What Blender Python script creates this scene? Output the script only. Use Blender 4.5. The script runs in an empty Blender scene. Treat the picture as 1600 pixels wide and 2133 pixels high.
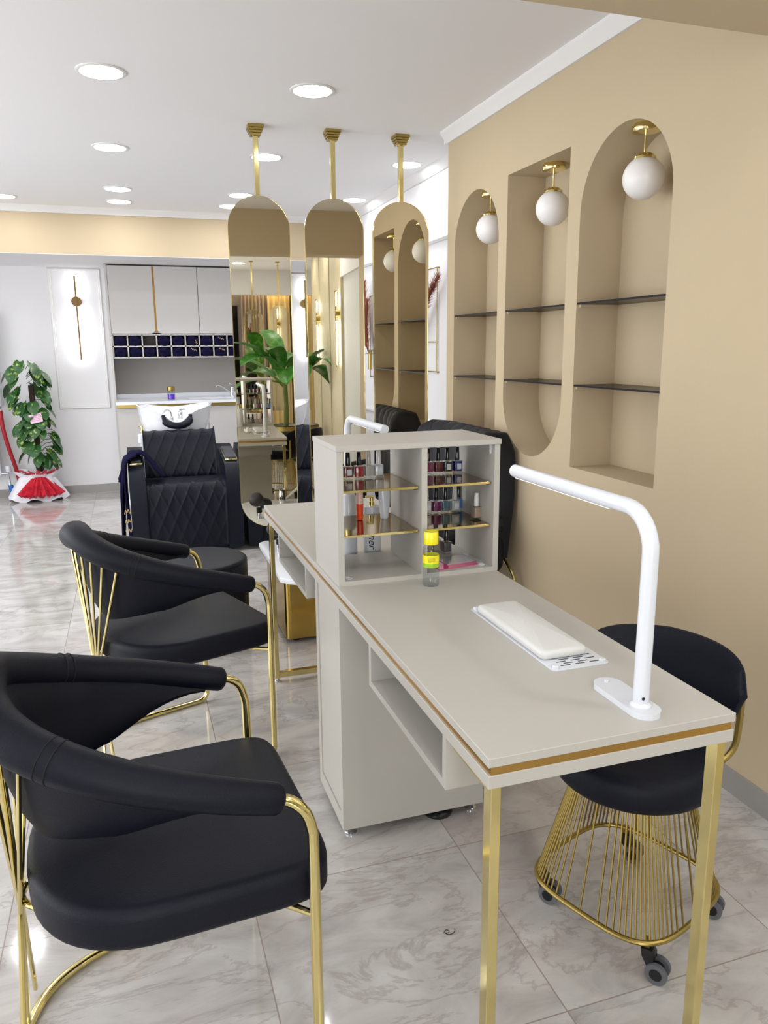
import bpy, bmesh, math, random
from mathutils import Vector, Matrix, Quaternion
R = math.radians
random.seed(7)
sc = bpy.context.scene
COL = sc.collection

# ---------------------------------------------------------------- camera
F_PX = 1600.3
yaw, pitch, roll = R(18.0787), R(12.078), R(-0.4803)
fw = Vector((math.sin(yaw) * math.cos(pitch), math.cos(yaw) * math.cos(pitch), -math.sin(pitch)))
rt = Vector((math.cos(yaw), -math.sin(yaw), 0))
up = rt.cross(fw)
rt2 = rt * math.cos(roll) + up * math.sin(roll)
up2 = -rt * math.sin(roll) + up * math.cos(roll)
cd = bpy.data.cameras.new('camera')
cam = bpy.data.objects.new('camera', cd)
COL.objects.link(cam)
m = Matrix((rt2, up2, -fw)).transposed().to_4x4()
m.translation = Vector((0, 0, 1.42))
cam.matrix_world = m
cd.sensor_fit = 'HORIZONTAL'
cd.sensor_width = 36.0
cd.lens = 36.0 * F_PX / 1600.0
cd.clip_start = 0.05
sc.camera = cam

# ---------------------------------------------------------------- world, lights, exposure
w = bpy.data.worlds.new('world'); sc.world = w; w.use_nodes = True
w.node_tree.nodes['Background'].inputs[0].default_value = (0.9, 0.95, 1.0, 1)
w.node_tree.nodes['Background'].inputs[1].default_value = 0.6
sc.view_settings.view_transform = 'Standard'
sc.view_settings.look = 'None'
sc.view_settings.gamma = 1.0
sc.view_settings.use_curve_mapping = False
sc.view_settings.exposure = 0.16
sc.cycles.transparent_max_bounces = 24
PANEL_E = 47.0      # recessed ceiling panels
SCONCE_E = 60.0     # led strips at the back of the wall bars

def area(name, loc, rot, sx, sy, power, col=(1, 1, 1)):
    l = bpy.data.lights.new(name, 'AREA'); l.shape = 'RECTANGLE'; l.size = sx; l.size_y = sy
    l.energy = power; l.color = col
    o = bpy.data.objects.new(name, l); o.location = loc; o.rotation_euler = rot; COL.objects.link(o)
    return o
# added daylight-coloured fill lamps, unseen, left of and behind the camera
area('fill_side', (-3.1, 3.3, 1.3), (0, R(-90), 0), 2.1, 6.4, 135, (0.93, 0.96, 1.0))
area('fill_rear', (-0.9, -4.15, 1.25), (R(90), 0, 0), 2.4, 1.9, 105, (0.95, 0.97, 1.0))

# ---------------------------------------------------------------- materials
def lin(c):
    return tuple((x / 255 / 12.92) if x / 255 <= .04045 else ((x / 255 + .055) / 1.055) ** 2.4 for x in c) + (1,)
def setin(b, n, v):
    if n in b.inputs: b.inputs[n].default_value = v
def mat(name, rgb, rough=.5, metal=0, var=.04, scale=30, bump=0, bscale=200, spec=.5, coat=0, trans=0, ior=1.45, sss=0):
    M = bpy.data.materials.new(name); M.use_nodes = True
    nt = M.node_tree; b = nt.nodes['Principled BSDF']
    c = lin(rgb)
    tc = nt.nodes.new('ShaderNodeTexCoord')
    n = nt.nodes.new('ShaderNodeTexNoise'); n.inputs['Scale'].default_value = scale; n.inputs['Detail'].default_value = 3
    nt.links.new(tc.outputs['Object'], n.inputs['Vector'])
    mx = nt.nodes.new('ShaderNodeMix'); mx.data_type = 'RGBA'
    mx.inputs[6].default_value = tuple(max(0, x * (1 - var)) for x in c[:3]) + (1,)
    mx.inputs[7].default_value = tuple(min(1, x * (1 + var)) for x in c[:3]) + (1,)
    nt.links.new(n.outputs['Fac'], mx.inputs[0]); nt.links.new(mx.outputs[2], b.inputs['Base Color'])
    setin(b, 'Roughness', rough); setin(b, 'Metallic', metal); setin(b, 'Specular IOR Level', spec)
    setin(b, 'Coat Weight', coat); setin(b, 'Coat Roughness', .08); setin(b, 'Transmission Weight', trans); setin(b, 'IOR', ior)
    if sss: setin(b, 'Subsurface Weight', sss)
    if bump:
        n2 = nt.nodes.new('ShaderNodeTexNoise'); n2.inputs['Scale'].default_value = bscale; n2.inputs['Detail'].default_value = 2
        nt.links.new(tc.outputs['Object'], n2.inputs['Vector'])
        bp = nt.nodes.new('ShaderNodeBump'); bp.inputs['Strength'].default_value = bump; bp.inputs['Distance'].default_value = .002
        nt.links.new(n2.outputs['Fac'], bp.inputs['Height']); nt.links.new(bp.outputs['Normal'], b.inputs['Normal'])
    return M
def emit(name, rgb, s):
    M = bpy.data.materials.new(name); M.use_nodes = True; nt = M.node_tree
    b = nt.nodes['Principled BSDF']
    setin(b, 'Base Color', (.8, .8, .8, 1)); setin(b, 'Emission Color', rgb + (1,)); setin(b, 'Emission Strength', s)
    return M
def thin_glass(name, rgb, tint=.85, rough=.02):
    # clear sheet / clear shell: mostly transparent with a glossy coat by Fresnel
    M = bpy.data.materials.new(name); M.use_nodes = True; nt = M.node_tree; nt.nodes.clear()
    o = nt.nodes.new('ShaderNodeOutputMaterial'); t = nt.nodes.new('ShaderNodeBsdfTransparent'); g = nt.nodes.new('ShaderNodeBsdfGlossy')
    t.inputs[0].default_value = lin(rgb)[:3] + (1,); g.inputs['Roughness'].default_value = rough
    lw = nt.nodes.new('ShaderNodeLayerWeight'); lw.inputs[0].default_value = .5
    pw = nt.nodes.new('ShaderNodeMath'); pw.operation = 'POWER'; pw.inputs[1].default_value = 4; nt.links.new(lw.outputs['Facing'], pw.inputs[0])
    f = nt.nodes.new('ShaderNodeMapRange'); f.inputs[3].default_value = .04; f.inputs[4].default_value = .5; nt.links.new(pw.outputs[0], f.inputs[0])
    x = nt.nodes.new('ShaderNodeMixShader')
    nt.links.new(f.outputs[0], x.inputs[0]); nt.links.new(t.outputs[0], x.inputs[1]); nt.links.new(g.outputs[0], x.inputs[2])
    nt.links.new(x.outputs[0], o.inputs[0])
    return M

TAN = mat('tan_wall_paint', (192, 175, 146), .75, var=.02, scale=3, bump=.12, bscale=120, spec=.3)
WHITE_WALL = mat('white_wall_paint', (230, 229, 230), .6, var=.015, scale=3, bump=.08, bscale=90, spec=.4)
CEIL = mat('ceiling_paint', (236, 235, 236), .7, var=.01, scale=2)
TRIMW = mat('white_trim_paint', (228, 227, 226), .45, var=.01)
GREIGE = mat('greige_laminate', (182, 178, 170), .38, var=.02, scale=8, bump=.05, bscale=500)
GREIGE_D = mat('grey_cabinet_laminate', (190, 187, 184), .45, var=.015, scale=6)
BACKSP = mat('grey_backsplash_panel', (158, 153, 148), .5, var=.03, scale=3)
GOLD = mat('polished_gold', (230, 214, 150), .13, 1, var=.05, scale=6)
GOLD_SAT = mat('satin_gold', (172, 150, 86), .33, 1, var=.06, scale=12)
GOLD_BAND = mat('gold_edge_band', (205, 165, 95), .28, 1, var=.03, scale=4)
GOLD_PED = mat('brushed_gold_sheet', (186, 156, 84), .2, 1, var=.08, scale=3)
BRASS_MIR = mat('bronze_mirror_shelf', (150, 130, 92), .1, 1, var=.06, scale=12)
LEATHER = mat('black_navy_leather', (9, 12, 25), .5, var=.1, scale=10, bump=.35, bscale=420, spec=.25)
LEATHER2 = mat('black_quilted_leather', (10, 16, 30), .47, var=.1, scale=6, bump=.2, bscale=300, spec=.3)
SUEDE = mat('dark_charcoal_velour', (9, 12, 22), .6, var=.12, scale=8, bump=.2, bscale=300)
PADGREY = mat('dark_grey_armpad', (58, 60, 68), .5)
MIRROR = mat('bronze_tinted_mirror', (218, 211, 193), .012, 1, var=.0)
WPLAST = mat('glossy_white_plastic', (214, 217, 223), .22, var=.01, coat=.3)
PORCELAIN = mat('white_porcelain', (238, 240, 244), .08, var=.01, coat=.5)
MARBLEW = mat('white_marble_top', (232, 235, 240), .15, var=.03, scale=5)
CHROME = mat('chrome', (215, 218, 222), .07, 1, var=.03)
BLACKP = mat('black_plastic', (20, 20, 22), .3)
RUBBER = mat('grey_rubber', (92, 92, 96), .5)
NAVY = mat('navy_terry_towel', (24, 22, 52), .95, var=.25, scale=60, bump=.8, bscale=700, spec=.1)
GOLDTH = mat('gold_embroidery_thread', (214, 186, 120), .5, .3)
GLOBE = mat('opal_glass_globe', (236, 234, 232), .35, var=.01, sss=.2)
SMOKE = thin_glass('smoked_glass', (170, 165, 158))
SMOKE_E = mat('dark_glass_edge', (36, 34, 38), .5, spec=.15)
CLEAR = thin_glass('clear_glass', (240, 243, 245))
LEAF = None
PANEL = emit('light_panel_diffuser', (0.97, 0.98, 1.0), PANEL_E)
LEDS = emit('led_strip', (0.97, 0.98, 1.0), SCONCE_E)

def floor_mat():
    M = bpy.data.materials.new('polished_marble_tile'); M.use_nodes = True; nt = M.node_tree; N = nt.nodes.new; L = nt.links.new
    b = nt.nodes['Principled BSDF']; tc = N('ShaderNodeTexCoord')
    sep = N('ShaderNodeSeparateXYZ'); L(tc.outputs['Object'], sep.inputs[0])
    def cell(sock, off):
        a = N('ShaderNodeMath'); a.operation = 'SUBTRACT'; L(sock, a.inputs[0]); a.inputs[1].default_value = off
        d = N('ShaderNodeMath'); d.operation = 'DIVIDE'; L(a.outputs[0], d.inputs[0]); d.inputs[1].default_value = .6
        f = N('ShaderNodeMath'); f.operation = 'FLOOR'; L(d.outputs[0], f.inputs[0])
        pp = N('ShaderNodeMath'); pp.operation = 'PINGPONG'; L(d.outputs[0], pp.inputs[0]); pp.inputs[1].default_value = .5
        return f.outputs[0], pp.outputs[0]
    fx, px = cell(sep.outputs[0], .21); fy, py = cell(sep.outputs[1], 1.82)
    mn = N('ShaderNodeMath'); mn.operation = 'MINIMUM'; L(px, mn.inputs[0]); L(py, mn.inputs[1])
    gr = N('ShaderNodeMath'); gr.operation = 'LESS_THAN'; L(mn.outputs[0], gr.inputs[0]); gr.inputs[1].default_value = .0026
    cmb = N('ShaderNodeCombineXYZ'); L(fx, cmb.inputs[0]); L(fy, cmb.inputs[1])
    wn = N('ShaderNodeTexWhiteNoise'); wn.noise_dimensions = '3D'; L(cmb.outputs[0], wn.inputs['Vector'])
    sc_ = N('ShaderNodeVectorMath'); sc_.operation = 'SCALE'; L(wn.outputs['Color'], sc_.inputs[0]); sc_.inputs['Scale'].default_value = 9
    ad = N('ShaderNodeVectorMath'); ad.operation = 'ADD'; L(tc.outputs['Object'], ad.inputs[0]); L(sc_.outputs[0], ad.inputs[1])
    rot = N('ShaderNodeMapping'); L(ad.outputs[0], rot.inputs[0]); rot.inputs['Rotation'].default_value = (0, 0, .6); rot.inputs['Scale'].default_value = (1, 2.1, 1)
    n1 = N('ShaderNodeTexNoise'); n1.inputs['Scale'].default_value = 2.6; n1.inputs['Detail'].default_value = 8; n1.inputs['Roughness'].default_value = .62; n1.inputs['Distortion'].default_value = 1.1
    L(rot.outputs[0], n1.inputs['Vector'])
    r1 = N('ShaderNodeValToRGB'); e = r1.color_ramp.elements
    e[0].position = .3; e[0].color = lin((160, 155, 152)); e[1].position = .72; e[1].color = lin((208, 206, 203))
    k = r1.color_ramp.elements.new(.5); k.color = lin((188, 184, 180))
    L(n1.outputs['Fac'], r1.inputs[0])
    # thin brown veins: band of a second distorted noise
    n2 = N('ShaderNodeTexNoise'); n2.inputs['Scale'].default_value = 1.9; n2.inputs['Detail'].default_value = 7; n2.inputs['Roughness'].default_value = .6; n2.inputs['Distortion'].default_value = .7
    L(rot.outputs[0], n2.inputs['Vector'])
    s = N('ShaderNodeMath'); s.operation = 'SUBTRACT'; L(n2.outputs['Fac'], s.inputs[0]); s.inputs[1].default_value = .5
    ab = N('ShaderNodeMath'); ab.operation = 'ABSOLUTE'; L(s.outputs[0], ab.inputs[0])
    mr = N('ShaderNodeMapRange'); L(ab.outputs[0], mr.inputs[0]); mr.inputs[1].default_value = 0; mr.inputs[2].default_value = .016; mr.inputs[3].default_value = .38; mr.inputs[4].default_value = 0
    mx = N('ShaderNodeMix'); mx.data_type = 'RGBA'; L(mr.outputs[0], mx.inputs[0]); L(r1.outputs[0], mx.inputs[6]); mx.inputs[7].default_value = lin((136, 122, 116))
    # reddish patches
    n3 = N('ShaderNodeTexNoise'); n3.inputs['Scale'].default_value = 1.3; n3.inputs['Detail'].default_value = 3; L(ad.outputs[0], n3.inputs['Vector'])
    m3 = N('ShaderNodeMapRange'); L(n3.outputs['Fac'], m3.inputs[0]); m3.inputs[1].default_value = .55; m3.inputs[2].default_value = .75; m3.inputs[3].default_value = 0; m3.inputs[4].default_value = .45
    mx3 = N('ShaderNodeMix'); mx3.data_type = 'RGBA'; L(m3.outputs[0], mx3.inputs[0]); L(mx.outputs[2], mx3.inputs[6]); mx3.inputs[7].default_value = lin((176, 160, 156))
    mg = N('ShaderNodeMix'); mg.data_type = 'RGBA'; L(gr.outputs[0], mg.inputs[0]); L(mx3.outputs[2], mg.inputs[6]); mg.inputs[7].default_value = lin((150, 138, 130))
    L(mg.outputs[2], b.inputs['Base Color']); setin(b, 'Roughness', .085); setin(b, 'Specular IOR Level', .75)
    bp = N('ShaderNodeBump'); bp.inputs['Strength'].default_value = .25; bp.inputs['Distance'].default_value = .001
    iv = N('ShaderNodeMath'); iv.operation = 'SUBTRACT'; iv.inputs[0].default_value = 1; L(gr.outputs[0], iv.inputs[1]); L(iv.outputs[0], bp.inputs['Height'])
    L(bp.outputs['Normal'], b.inputs['Normal'])
    return M
FLOOR = floor_mat()
TILEB = mat('grey_tile_baseboard', (150, 147, 143), .25, var=.12, scale=5)

def leaf_mat(name, a, bcol, thr, rough=.35):
    M = bpy.data.materials.new(name); M.use_nodes = True; nt = M.node_tree; N = nt.nodes.new; L = nt.links.new
    b = nt.nodes['Principled BSDF']; tc = N('ShaderNodeTexCoord')
    n = N('ShaderNodeTexNoise'); n.inputs['Scale'].default_value = 16; n.inputs['Detail'].default_value = 4; n.inputs['Distortion'].default_value = 1.5
    L(tc.outputs['Object'], n.inputs['Vector'])
    r = N('ShaderNodeValToRGB'); e = r.color_ramp.elements
    e[0].position = thr - .03; e[0].color = lin(a); e[1].position = thr + .06; e[1].color = lin(bcol)
    L(n.outputs['Fac'], r.inputs[0]); L(r.outputs[0], b.inputs['Base Color']); setin(b, 'Roughness', rough)
    return M
POTHOS = leaf_mat('variegated_leaf', (42, 88, 40), (160, 182, 84), .6)
BANANA = leaf_mat('broad_green_leaf', (46, 112, 34), (84, 150, 50), .55)

# ---------------------------------------------------------------- object helpers
def thing(name, label=None, cat=None, loc=(0, 0, 0), rz=0, group=None, kind=None):
    o = bpy.data.objects.new(name, None); COL.objects.link(o)
    o.location = loc; o.rotation_euler = (0, 0, rz); o.empty_display_size = .05
    tag(o, label, cat, group, kind)
    return o
def tag(o, label=None, cat=None, group=None, kind=None):
    if label: o['label'] = label
    if cat: o['category'] = cat
    if group: o['group'] = group
    if kind: o['kind'] = kind
    return o
def obj(name, bm, material, parent=None, world=False, smooth=True, sharp=35):
    """link a bmesh as one mesh object; world=True means its coordinates are world ones"""
    bmesh.ops.recalc_face_normals(bm, faces=bm.faces)
    if smooth:
        lim = R(sharp)
        for f in bm.faces: f.smooth = True
        for e in bm.edges:
            if len(e.link_faces) == 2 and e.calc_face_angle(0) > lim: e.smooth = False
    me = bpy.data.meshes.new(name); bm.to_mesh(me); bm.free()
    me.materials.append(material)
    o = bpy.data.objects.new(name, me); COL.objects.link(o)
    if parent is not None:
        o.parent = parent
        if world:
            off = Vector((0, 0, 0)); p = parent; M = Matrix.Identity(4)
            chain = []
            while p is not None: chain.append(p); p = p.parent
            for q in reversed(chain):
                M = M @ (Matrix.Translation(q.location) @ q.rotation_euler.to_matrix().to_4x4())
            me.transform(M.inverted())
    return o
def struct(name, bm, material, **k):
    o = obj(name, bm, material, **k); o['kind'] = 'structure'; return o
def children(o): return [c for c in bpy.data.objects if c.parent == o]
def copy_tree(o, parent=None):
    c = o.copy(); COL.objects.link(c); c.parent = parent
    for ch in children(o): copy_tree(ch, c)
    return c
def BM(): return bmesh.new()

def box(bm, x0, x1, y0, y1, z0, z1, bev=0, seg=1):
    vs = [bm.verts.new((x, y, z)) for x in (x0, x1) for y in (y0, y1) for z in (z0, z1)]
    idx = [(0, 1, 3, 2), (4, 6, 7, 5), (0, 4, 5, 1), (2, 3, 7, 6), (0, 2, 6, 4), (1, 5, 7, 3)]
    fs = [bm.faces.new([vs[i] for i in q]) for q in idx]
    if bev:
        es = list({e for f in fs for e in f.edges})
        bmesh.ops.bevel(bm, geom=es, offset=bev, segments=seg, affect='EDGES', profile=.5)
    return bm
def bx(*a, **k): return box(BM(), *a, **k)

def loft(bm, rings, closed=True, cap=True):
    vs = [[bm.verts.new(p) for p in r] for r in rings]
    n = len(rings[0])
    for i in range(len(vs) - 1):
        for j in range(n if closed else n - 1):
            k = (j + 1) % n
            bm.faces.new((vs[i][j], vs[i][k], vs[i + 1][k], vs[i + 1][j]))
    if cap and closed:
        bm.faces.new(vs[0][::-1]); bm.faces.new(vs[-1])
    return vs
def tube(bm, pts, r, seg=10, closed=False, cap=True):
    pts = [Vector(p) for p in pts]; n = len(pts)
    rs = r if isinstance(r, (list, tuple)) else [r] * n
    tans = []
    for i in range(n):
        a = pts[(i - 1) % n] if (closed or i > 0) else pts[0]
        b = pts[(i + 1) % n] if (closed or i < n - 1) else pts[-1]
        tans.append((b - a).normalized())
    ref = Vector((0, 0, 1)) if abs(tans[0].z) < .9 else Vector((1, 0, 0))
    u = tans[0].cross(ref).normalized(); rings = []
    for i in range(n):
        if i: 
            q = tans[i - 1].rotation_difference(tans[i]); u = q @ u
            u = (u - tans[i] * u.dot(tans[i])).normalized()
        v = tans[i].cross(u)
        rings.append([pts[i] + (u * math.cos(2 * math.pi * k / seg) + v * math.sin(2 * math.pi * k / seg)) * rs[i] for k in range(seg)])
    if closed:
        rings.append(rings[0])
        vs = [[bm.verts.new(p) for p in rr] for rr in rings[:-1]]; vs.append(vs[0])
        # best alignment of the last seam
        sh = min(range(seg), key=lambda s: (vs[-2][0].co - vs[0][s].co).length)
        for i in range(n):
            for j in range(seg):
                k = (j + 1) % seg; a, b2 = vs[i], vs[i + 1]
                s = sh if i == n - 1 else 0
                bm.faces.new((a[j], a[k], b2[(k + s) % seg], b2[(j + s) % seg]))
        return
    loft(bm, rings, True, cap)
def smooth_path(pts, n=6, closed=False):
    P = [Vector(p) for p in pts]; out = []; m_ = len(P)
    rng = range(m_) if closed else range(m_ - 1)
    for i in rng:
        p0 = P[(i - 1) % m_] if (closed or i > 0) else P[0]; p1 = P[i]; p2 = P[(i + 1) % m_]
        p3 = P[(i + 2) % m_] if (closed or i + 2 < m_) else P[-1]
        for k in range(n):
            t = k / n
            out.append(.5 * ((2 * p1) + (-p0 + p2) * t + (2 * p0 - 5 * p1 + 4 * p2 - p3) * t * t + (-p0 + 3 * p1 - 3 * p2 + p3) * t ** 3))
    if not closed: out.append(P[-1])
    return out
def lathe(bm, prof, c=(0, 0, 0), seg=28, cap=True):
    rings = [[(c[0] + r * math.cos(2 * math.pi * k / seg), c[1] + r * math.sin(2 * math.pi * k / seg), c[2] + z) for k in range(seg)] for r, z in prof]
    loft(bm, rings, True, cap)
    return bm
def prism(bm, out, axis, a, b, bev=0, seg=2):
    """extrude 2D outline along axis (0,1,2) from a to b"""
    def P(p, v):
        q = [0, 0, 0]; q[axis] = v; o = [i for i in range(3) if i != axis]; q[o[0]] = p[0]; q[o[1]] = p[1]; return q
    A = [bm.verts.new(P(p, a)) for p in out]; B = [bm.verts.new(P(p, b)) for p in out]; n = len(out)
    fa = bm.faces.new(A); fb = bm.faces.new(B[::-1])
    for i in range(n): bm.faces.new((A[i], A[(i + 1) % n], B[(i + 1) % n], B[i]))
    if bev:
        es = list(fa.edges) + list(fb.edges)
        bmesh.ops.bevel(bm, geom=es, offset=bev, segments=seg, affect='EDGES', profile=.5)
    return bm
def rrect(x0, x1, y0, y1, r, n=5):
    o = []
    for cx, cy, a0 in ((x1 - r, y1 - r, 0), (x0 + r, y1 - r, 90), (x0 + r, y0 + r, 180), (x1 - r, y0 + r, 270)):
        for k in range(n + 1):
            a = R(a0 + 90 * k / n); o.append((cx + r * math.cos(a), cy + r * math.sin(a)))
    return o
def cushion(bm, out, z0, z1, r, dome=.008, steps=4, basein=None):
    cx = sum(p[0] for p in out) / len(out); cy = sum(p[1] for p in out) / len(out); n = len(out)
    def ins(d):
        res = []
        for i in range(n):
            a = Vector(out[i - 1]); b = Vector(out[(i + 1) % n]); t = (b - a).normalized(); nn = Vector((-t.y, t.x))
            c = Vector((cx, cy)) - Vector(out[i])
            if nn.dot(c) < 0: nn = -nn
            res.append(Vector(out[i]) + nn * d)
        return res
    rings = []
    for k in range(steps + 1):
        a = math.pi / 2 * k / steps; rings.append([(p.x, p.y, z0 + r - r * math.cos(math.pi / 2 - a) if False else z0 + r * (1 - math.sin(a))) for p in ins(r * (1 - math.cos(a)))])
    rings = rings[::-1] # bottom inset -> side
    rings2 = []
    for k in range(steps + 1):
        a = math.pi / 2 * k / steps; rings2.append([(p.x, p.y, z1 - r * (1 - math.sin(a))) for p in ins(r * (1 - math.cos(a)))])
    top = ins(r)
    for s in (.85, .6, .3, .08):
        rings2.append([(cx + (p.x - cx) * s, cy + (p.y - cy) * s, z1 + dome * (1 - s ** 2)) for p in top])
    loft(bm, rings + rings2)
    return bm
def sphere(bm, c, r, u=24, v=14, sz=1):
    rings = []
    for i in range(1, v):
        a = math.pi * i / v
        rings.append([(c[0] + r * math.sin(a) * math.cos(2 * math.pi * k / u), c[1] + r * math.sin(a) * math.sin(2 * math.pi * k / u), c[2] - r * sz * math.cos(a)) for k in range(u)])
    loft(bm, rings); return bm
def ring_lathe(bm, prof, c=(0, 0, 0), seg=28):
    lathe(bm, prof + [prof[0]], c, seg, cap=False); bmesh.ops.remove_doubles(bm, verts=bm.verts, dist=1e-6); return bm
def text(s, size, name, material, parent, M, shear=0, ext=.0004):
    cu = bpy.data.curves.new(name, 'FONT'); cu.body = s; cu.size = size; cu.extrude = ext; cu.shear = shear; cu.align_x = 'CENTER'; cu.align_y = 'CENTER'
    o = bpy.data.objects.new(name, cu); COL.objects.link(o)
    dg = bpy.context.evaluated_depsgraph_get()
    me = bpy.data.meshes.new_from_object(o.evaluated_get(dg)); bpy.data.objects.remove(o)
    me.transform(M); me.materials.clear(); me.materials.append(material)
    q = bpy.data.objects.new(name, me); COL.objects.link(q); q.parent = parent
    return q

# ================================================================ ROOM SHELL
CZ = 2.57
struct('floor', bx(-3.2, 2.3, -4.2, 8.4, -.05, 0), FLOOR, smooth=False)
struct('ceiling', bx(-3.2, 2.3, -4.2, 8.4, CZ, CZ + .08), CEIL, smooth=False)
YB = 8.27; WX = 1.765; WW = 2.0
struct('wall_back', bx(-3.2, 2.3, YB, YB + .12, 0, CZ), WHITE_WALL, smooth=False)
struct('wall_left', bx(-3.3, -3.2, -4.2, 8.4, 0, CZ), WHITE_WALL, smooth=False)
struct('wall_right', bx(WW, WW + .1, 4.21, YB, 0, CZ), WHITE_WALL, smooth=False)

# tan wall with its three niches
NY = [(3.57, 4.11), (2.936, 3.484), (2.284, 2.845)]
ZT, ZL, ND = 2.207, .915, .20
def arch_top(a, b):
    r = (b - a) / 2; c = (a + b) / 2; zs = ZT - r
    return [(a, ZL), (b, ZL), (b, zs)] + [(c + r * math.cos(t * math.pi / 32), zs + r * math.sin(t * math.pi / 32)) for t in range(1, 32)] + [(a, zs)]
def arch_bot(a, b):
    r = (b - a) / 2; c = (a + b) / 2; zs = ZL + r
    return [(b, ZT), (a, ZT), (a, zs)] + [(c - r * math.cos(t * math.pi / 32), zs - r * math.sin(t * math.pi / 32)) for t in range(1, 32)] + [(b, zs)]
holes = [arch_top(*NY[0]), arch_bot(*NY[1]), arch_top(*NY[2])]
bm = BM()
Y0, Y1 = 1.58, 4.21
edges = []
def loop(pts, x):
    vs = [bm.verts.new((x, y, z)) for y, z in pts]
    return vs, [bm.edges.new((vs[i], vs[(i + 1) % len(vs)])) for i in range(len(vs))]
ov, oe = loop([(Y0, 0), (Y1, 0), (Y1, CZ), (Y0, CZ)], WX); edges += oe
hv = []
for h in holes:
    v, e = loop(h, WX); edges += e; hv.append((h, v))
bmesh.ops.triangle_fill(bm, edges=edges, use_beauty=True)
for h, v in hv:
    b = [bm.verts.new((WX + ND, y, z)) for y, z in h]; n = len(v)
    for i in range(n): bm.faces.new((v[i], v[(i + 1) % n], b[(i + 1) % n], b[i]))
    bm.faces.new(b)
bk = [bm.verts.new((2.25, y, z)) for y, z in [(Y0, 0), (Y1, 0), (Y1, CZ), (Y0, CZ)]]
for i in range(4): bm.faces.new((ov[i], ov[(i + 1) % 4], bk[(i + 1) % 4], bk[i]))
bm.faces.new(bk)
struct('wall_niche', bm, TAN, sharp=30)

# right wall beyond the beam (behind the camera): grey recess, then slatted panels
struct('wall_right_rear', bx(WX + .25, WX + .35, -4.2, 1.58, 0, CZ), WHITE_WALL, smooth=False)
struct('trim_1', bx(WX - .0, WX + .25, .45, 1.58, 2.13, CZ), WHITE_WALL, smooth=False)
GREYW = mat('pale_grey_wall', (200, 202, 200), .6)
struct('wall_recess', bx(WX + .03, WX + .25, .45, 1.58, 0, 2.13), GREYW, smooth=False)
# beam across the room by the camera, far beam and soffit
struct('trim_2', bx(-3.2, WX, 1.55, 1.79, 2.205, CZ), TAN, smooth=False)
struct('trim_3', bx(-3.2, WW, 7.2, YB, 2.205, CZ), TAN, smooth=False)
struct('trim_14', bx(-3.2, WW, 7.203, YB, 2.2, 2.205), WHITE_WALL, smooth=False)
bm = BM(); prism(bm, [(7.2, CZ), (7.2, CZ - .045), (7.185, CZ - .045), (7.17, CZ - .03), (7.13, CZ - .012), (7.12, CZ)], 0, -3.2, WW); struct('trim_4', bm, TRIMW)
bm = BM(); prism(bm, [(WX, CZ), (WX, CZ - .06), (WX - .014, CZ - .06), (WX - .05, CZ - .012), (WX - .05, CZ)], 1, 1.79, 4.21)
box(bm, WX - .02, WX + .0, 4.21, 4.226, CZ - .06, CZ); struct('trim_5', bm, TRIMW)
bm = BM(); prism(bm, [(WW, CZ), (WW, CZ - .05), (WW - .012, CZ - .05), (WW - .05, CZ - .02), (WW - .06, CZ)], 1, 4.21, 7.2); struct('trim_6', bm, TRIMW)
def rail_bm(y0, y1, z):
    return prism(BM(), [(WW, z - .022), (WW - .012, z - .02), (WW - .024, z - .006), (WW - .024, z + .008), (WW - .012, z + .016), (WW - .01, z + .022), (WW, z + .024)], 1, y0, y1)
struct('trim_7', rail_bm(4.21, YB, 2.115), TRIMW)
struct('trim_8', rail_bm(4.21, YB, .895), TRIMW)
struct('baseboard_right', bx(WX - .012, WX, 1.58, 4.21, 0, .078), TILEB, smooth=False)
struct('baseboard_side', bx(WW - .012, WW, 4.21, YB, 0, .078), TILEB, smooth=False)
struct('baseboard_back', bx(-3.2, -.13, YB - .012, YB, 0, .08), TILEB, smooth=False)
def frame_rect(x0, x1, z0, z1, y, wd=.032, t=.018):
    """picture-frame moulding on the back wall"""
    bm = BM()
    prof = [(0, 0), (.004, t * .5), (.012, t), (.02, t * .75), (.028, t * .8), (wd, 0)]
    rings = []
    for cx, cz, sx, sz in ((x0, z0, 1, 1), (x1, z0, -1, 1), (x1, z1, -1, -1), (x0, z1, 1, -1)):
        rings.append([(cx + sx * d, y - h, cz + sz * d) for d, h in prof])
    rings.append(rings[0]); loft(bm, rings, closed=False, cap=False)
    bmesh.ops.remove_doubles(bm, verts=bm.verts, dist=1e-6)
    return bm
struct('trim_9', frame_rect(-.67, -.185, .845, 2.193, YB), TRIMW)
struct('trim_10', frame_rect(1.60, 1.97, .845, 2.193, YB), TRIMW)
struct('trim_11', frame_rect(-2.6, -1.75, .845, 2.193, YB), TRIMW)

# invented window frames set around the two added fill lamps
def fill_frame(name, axis, c, a0, a1, z0, z1, n):
    bm = BM(); t = .05
    def bar(p0, p1, q0, q1):
        if axis == 'x': box(bm, c - .03, c + .03, p0, p1, q0, q1)
        else: box(bm, p0, p1, c - .03, c + .03, q0, q1)
    bar(a0 - t, a1 + t, z0 - t, z0); bar(a0 - t, a1 + t, z1, z1 + t); bar(a0 - t, a0, z0, z1); bar(a1, a1 + t, z0, z1)
    for k in range(1, n):
        m_ = a0 + (a1 - a0) * k / n; bar(m_ - .02, m_ + .02, z0, z1)
    return struct(name, bm, TRIMW, smooth=False)
fill_frame('fill_frame_side', 'x', -3.1, .1, 6.5, .25, 2.35, 4)
fill_frame('fill_frame_rear', 'y', -4.14, -2.1, .3, .3, 2.2, 2)
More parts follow.
